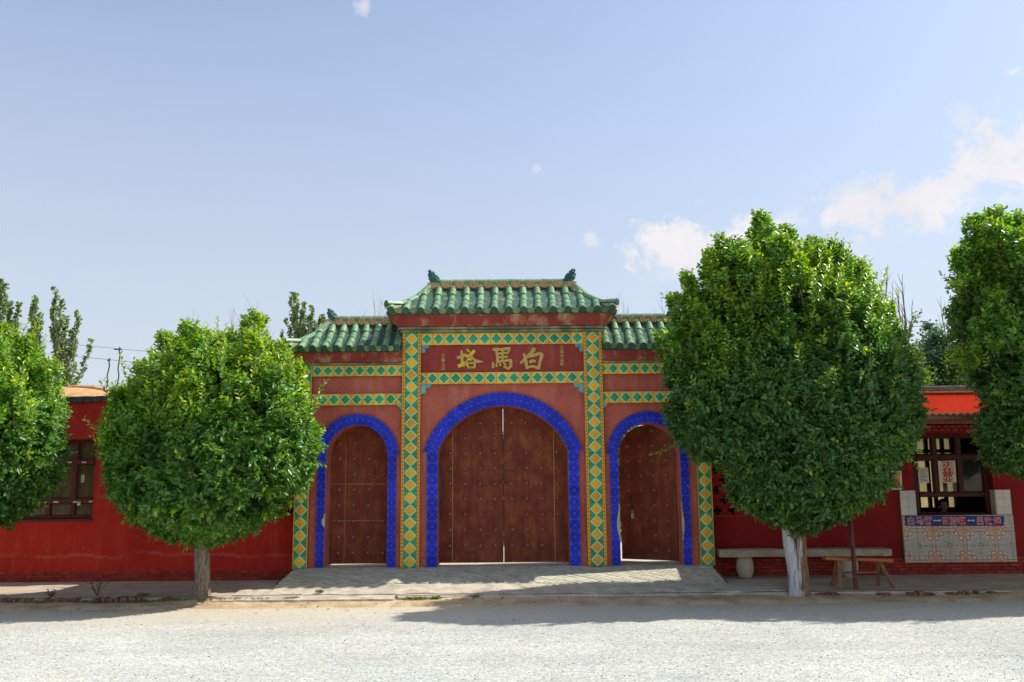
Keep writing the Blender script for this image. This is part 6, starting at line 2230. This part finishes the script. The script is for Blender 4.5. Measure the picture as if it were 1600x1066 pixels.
cen = [(-5.2, 15.0, -0.05, 0.35, 0.10), (-5.55, 15.0, -0.05, 0.25, 0.1), (-4.75, 14.98, -0.05, 0.3, 0.08), (-4.25, 14.95, -0.05, 0.2, 0.06), (-3.7, 14.98, -0.04, 0.12, 0.04), (-6.2, 14.95, -0.06, 0.4, 0.08), (-7.0, 14.95, -0.06, 0.35, 0.07), (-7.8, 14.9, -0.06, 0.35, 0.06),
       (-1.65, 14.96, -0.05, 0.18, 0.05), (-1.3, 14.97, -0.05, 0.08, 0.04), (-0.65, 14.98, -0.05, 0.06, 0.03), (-3.3, 15.25, 0.03, 0.06, 0.02), (-6.3, 15.25, 0.0, 0.12, 0.05)]
gobj = link(bpy.data.objects.new('grass', tufts(cen, 200, 0.06, 5)))
tag(gobj, 'patchy green grass and weeds along the broken kerb', 'grass', kind='stuff')

def weed(x, y, z, h, seed, label):
    rg = random.Random(seed)
    t = thing('weed', label, 'plant', (x, y, z))
    lv = []
    for k in range(9):
        a = rg.uniform(0, 6.28)
        sp = rg.uniform(0.25, 1.0) * h * 0.8
        hh = h * rg.uniform(0.5, 1.0)
        pts = [(x, y, z), (x + 0.5 * sp * math.cos(a), y + 0.3 * sp * math.sin(a), z + hh * 0.6), (x + sp * math.cos(a), y + 0.6 * sp * math.sin(a), z + hh)]
        MB().tube(pts, [0.005, 0.004, 0.002], 4).build('stem', 'twig', t)
        for i in range(9):
            q = rg.uniform(0.1, 1.0)
            p = Vector(pts[0]).lerp(Vector(pts[1]), min(1, q * 2)) if q < 0.5 else Vector(pts[1]).lerp(Vector(pts[2]), q * 2 - 1)
            lv.append((p, a + rg.uniform(-1.5, 1.5)))
    B = np.array([p[:] for p, _ in lv])
    D = np.array([[math.cos(a), math.sin(a), 0.6] for _, a in lv])
    n = len(lv)
    L = np.array([rg.uniform(0.03, 0.06) for _ in range(n)])
    Tn = np.array([[0.10, 0.13, 0.04]] * n) * np.array([[rg.uniform(0.7, 1.3)] for _ in range(n)])
    link(bpy.data.objects.new('leaves', leaf_mesh('leaves', B, D, np.tile([0, 0, 1.0], (n, 1)), L, L * 0.45, Tn, 'poplar_leaf')), t)
wx, wz = at(152, 928, 15.3)
weed(wx, 15.3, 0.0, 0.30, 3, 'spindly brown weed growing on the pavement below the left window')
weed(wx - 0.75, 15.25, 0.0, 0.13, 4, 'low scrubby weed just left of the spindly weed on the pavement')

rg_ = np.random.default_rng(77)
n_l = 420
lx = rg_.uniform(-9.5, 10, n_l)
ly = 14.7 + np.abs(rg_.normal(0, 0.3, n_l)) * np.where(rg_.random(n_l) < 0.6, 1, -1.2)
lz = np.where(ly > 15.12, 0.012, np.where(ly > 14.3, -0.035, -0.07))
lit = np.array([0.42, 0.30, 0.13]) * rg_.uniform(0.4, 1.3, (n_l, 1))
llen = rg_.uniform(0.03, 0.075, n_l)
lm = leaf_mesh('fallen_leaves', np.stack([lx, ly, lz], 1), np.stack([rg_.normal(0, 1, n_l), rg_.normal(0, 1, n_l), np.abs(rg_.normal(0, 0.15, n_l))], 1), np.tile([0.05, 0.05, 1.0], (n_l, 1)), llen, llen * 0.5, lit, 'poplar_leaf')
tag(link(bpy.data.objects.new('fallen_leaves', lm)), 'dry brown fallen leaves strewn along the kerb', 'leaves', kind='stuff')

pb = MB()
rp = random.Random(99)
oct_f = [(0, 2, 4), (2, 1, 4), (1, 3, 4), (3, 0, 4), (2, 0, 5), (1, 2, 5), (3, 1, 5), (0, 3, 5)]
for i in range(8000):
    y = 7.5 + 7.0 * rp.random() ** 1.5
    x = rp.uniform(-0.62, 0.62) * (y + 1)
    s = rp.choice((0.003, 0.004, 0.004, 0.005, 0.006, 0.009)) * rp.uniform(0.6, 1.2)
    z = -0.083 + 0.012 * 0.0
    a = rp.uniform(0, 6.28)
    ca_, sa_ = math.cos(a), math.sin(a)
    vs = []
    for (px, py, pz) in ((1.3, 0, 0), (-1.2, 0.1, 0), (0, 0.9, 0), (0.1, -0.9, 0), (0, 0, 0.8), (0, 0, -0.6)):
        vs.append((x + s * (px * ca_ - py * sa_), y + s * (px * sa_ + py * ca_), z + s * pz))
    pb.add(vs, oct_f)
P = np.array(pb.v)
P[:, 2] += 0.012 * value_noise(P * [0.5, 0.8, 0], 3)
pb.v = [tuple(v) for v in P]
o = pb.build('pebbles', 'pebble', fixn=False)
tag(o, 'small loose dark and pale pebbles scattered over the gravel road', 'pebbles', kind='stuff')
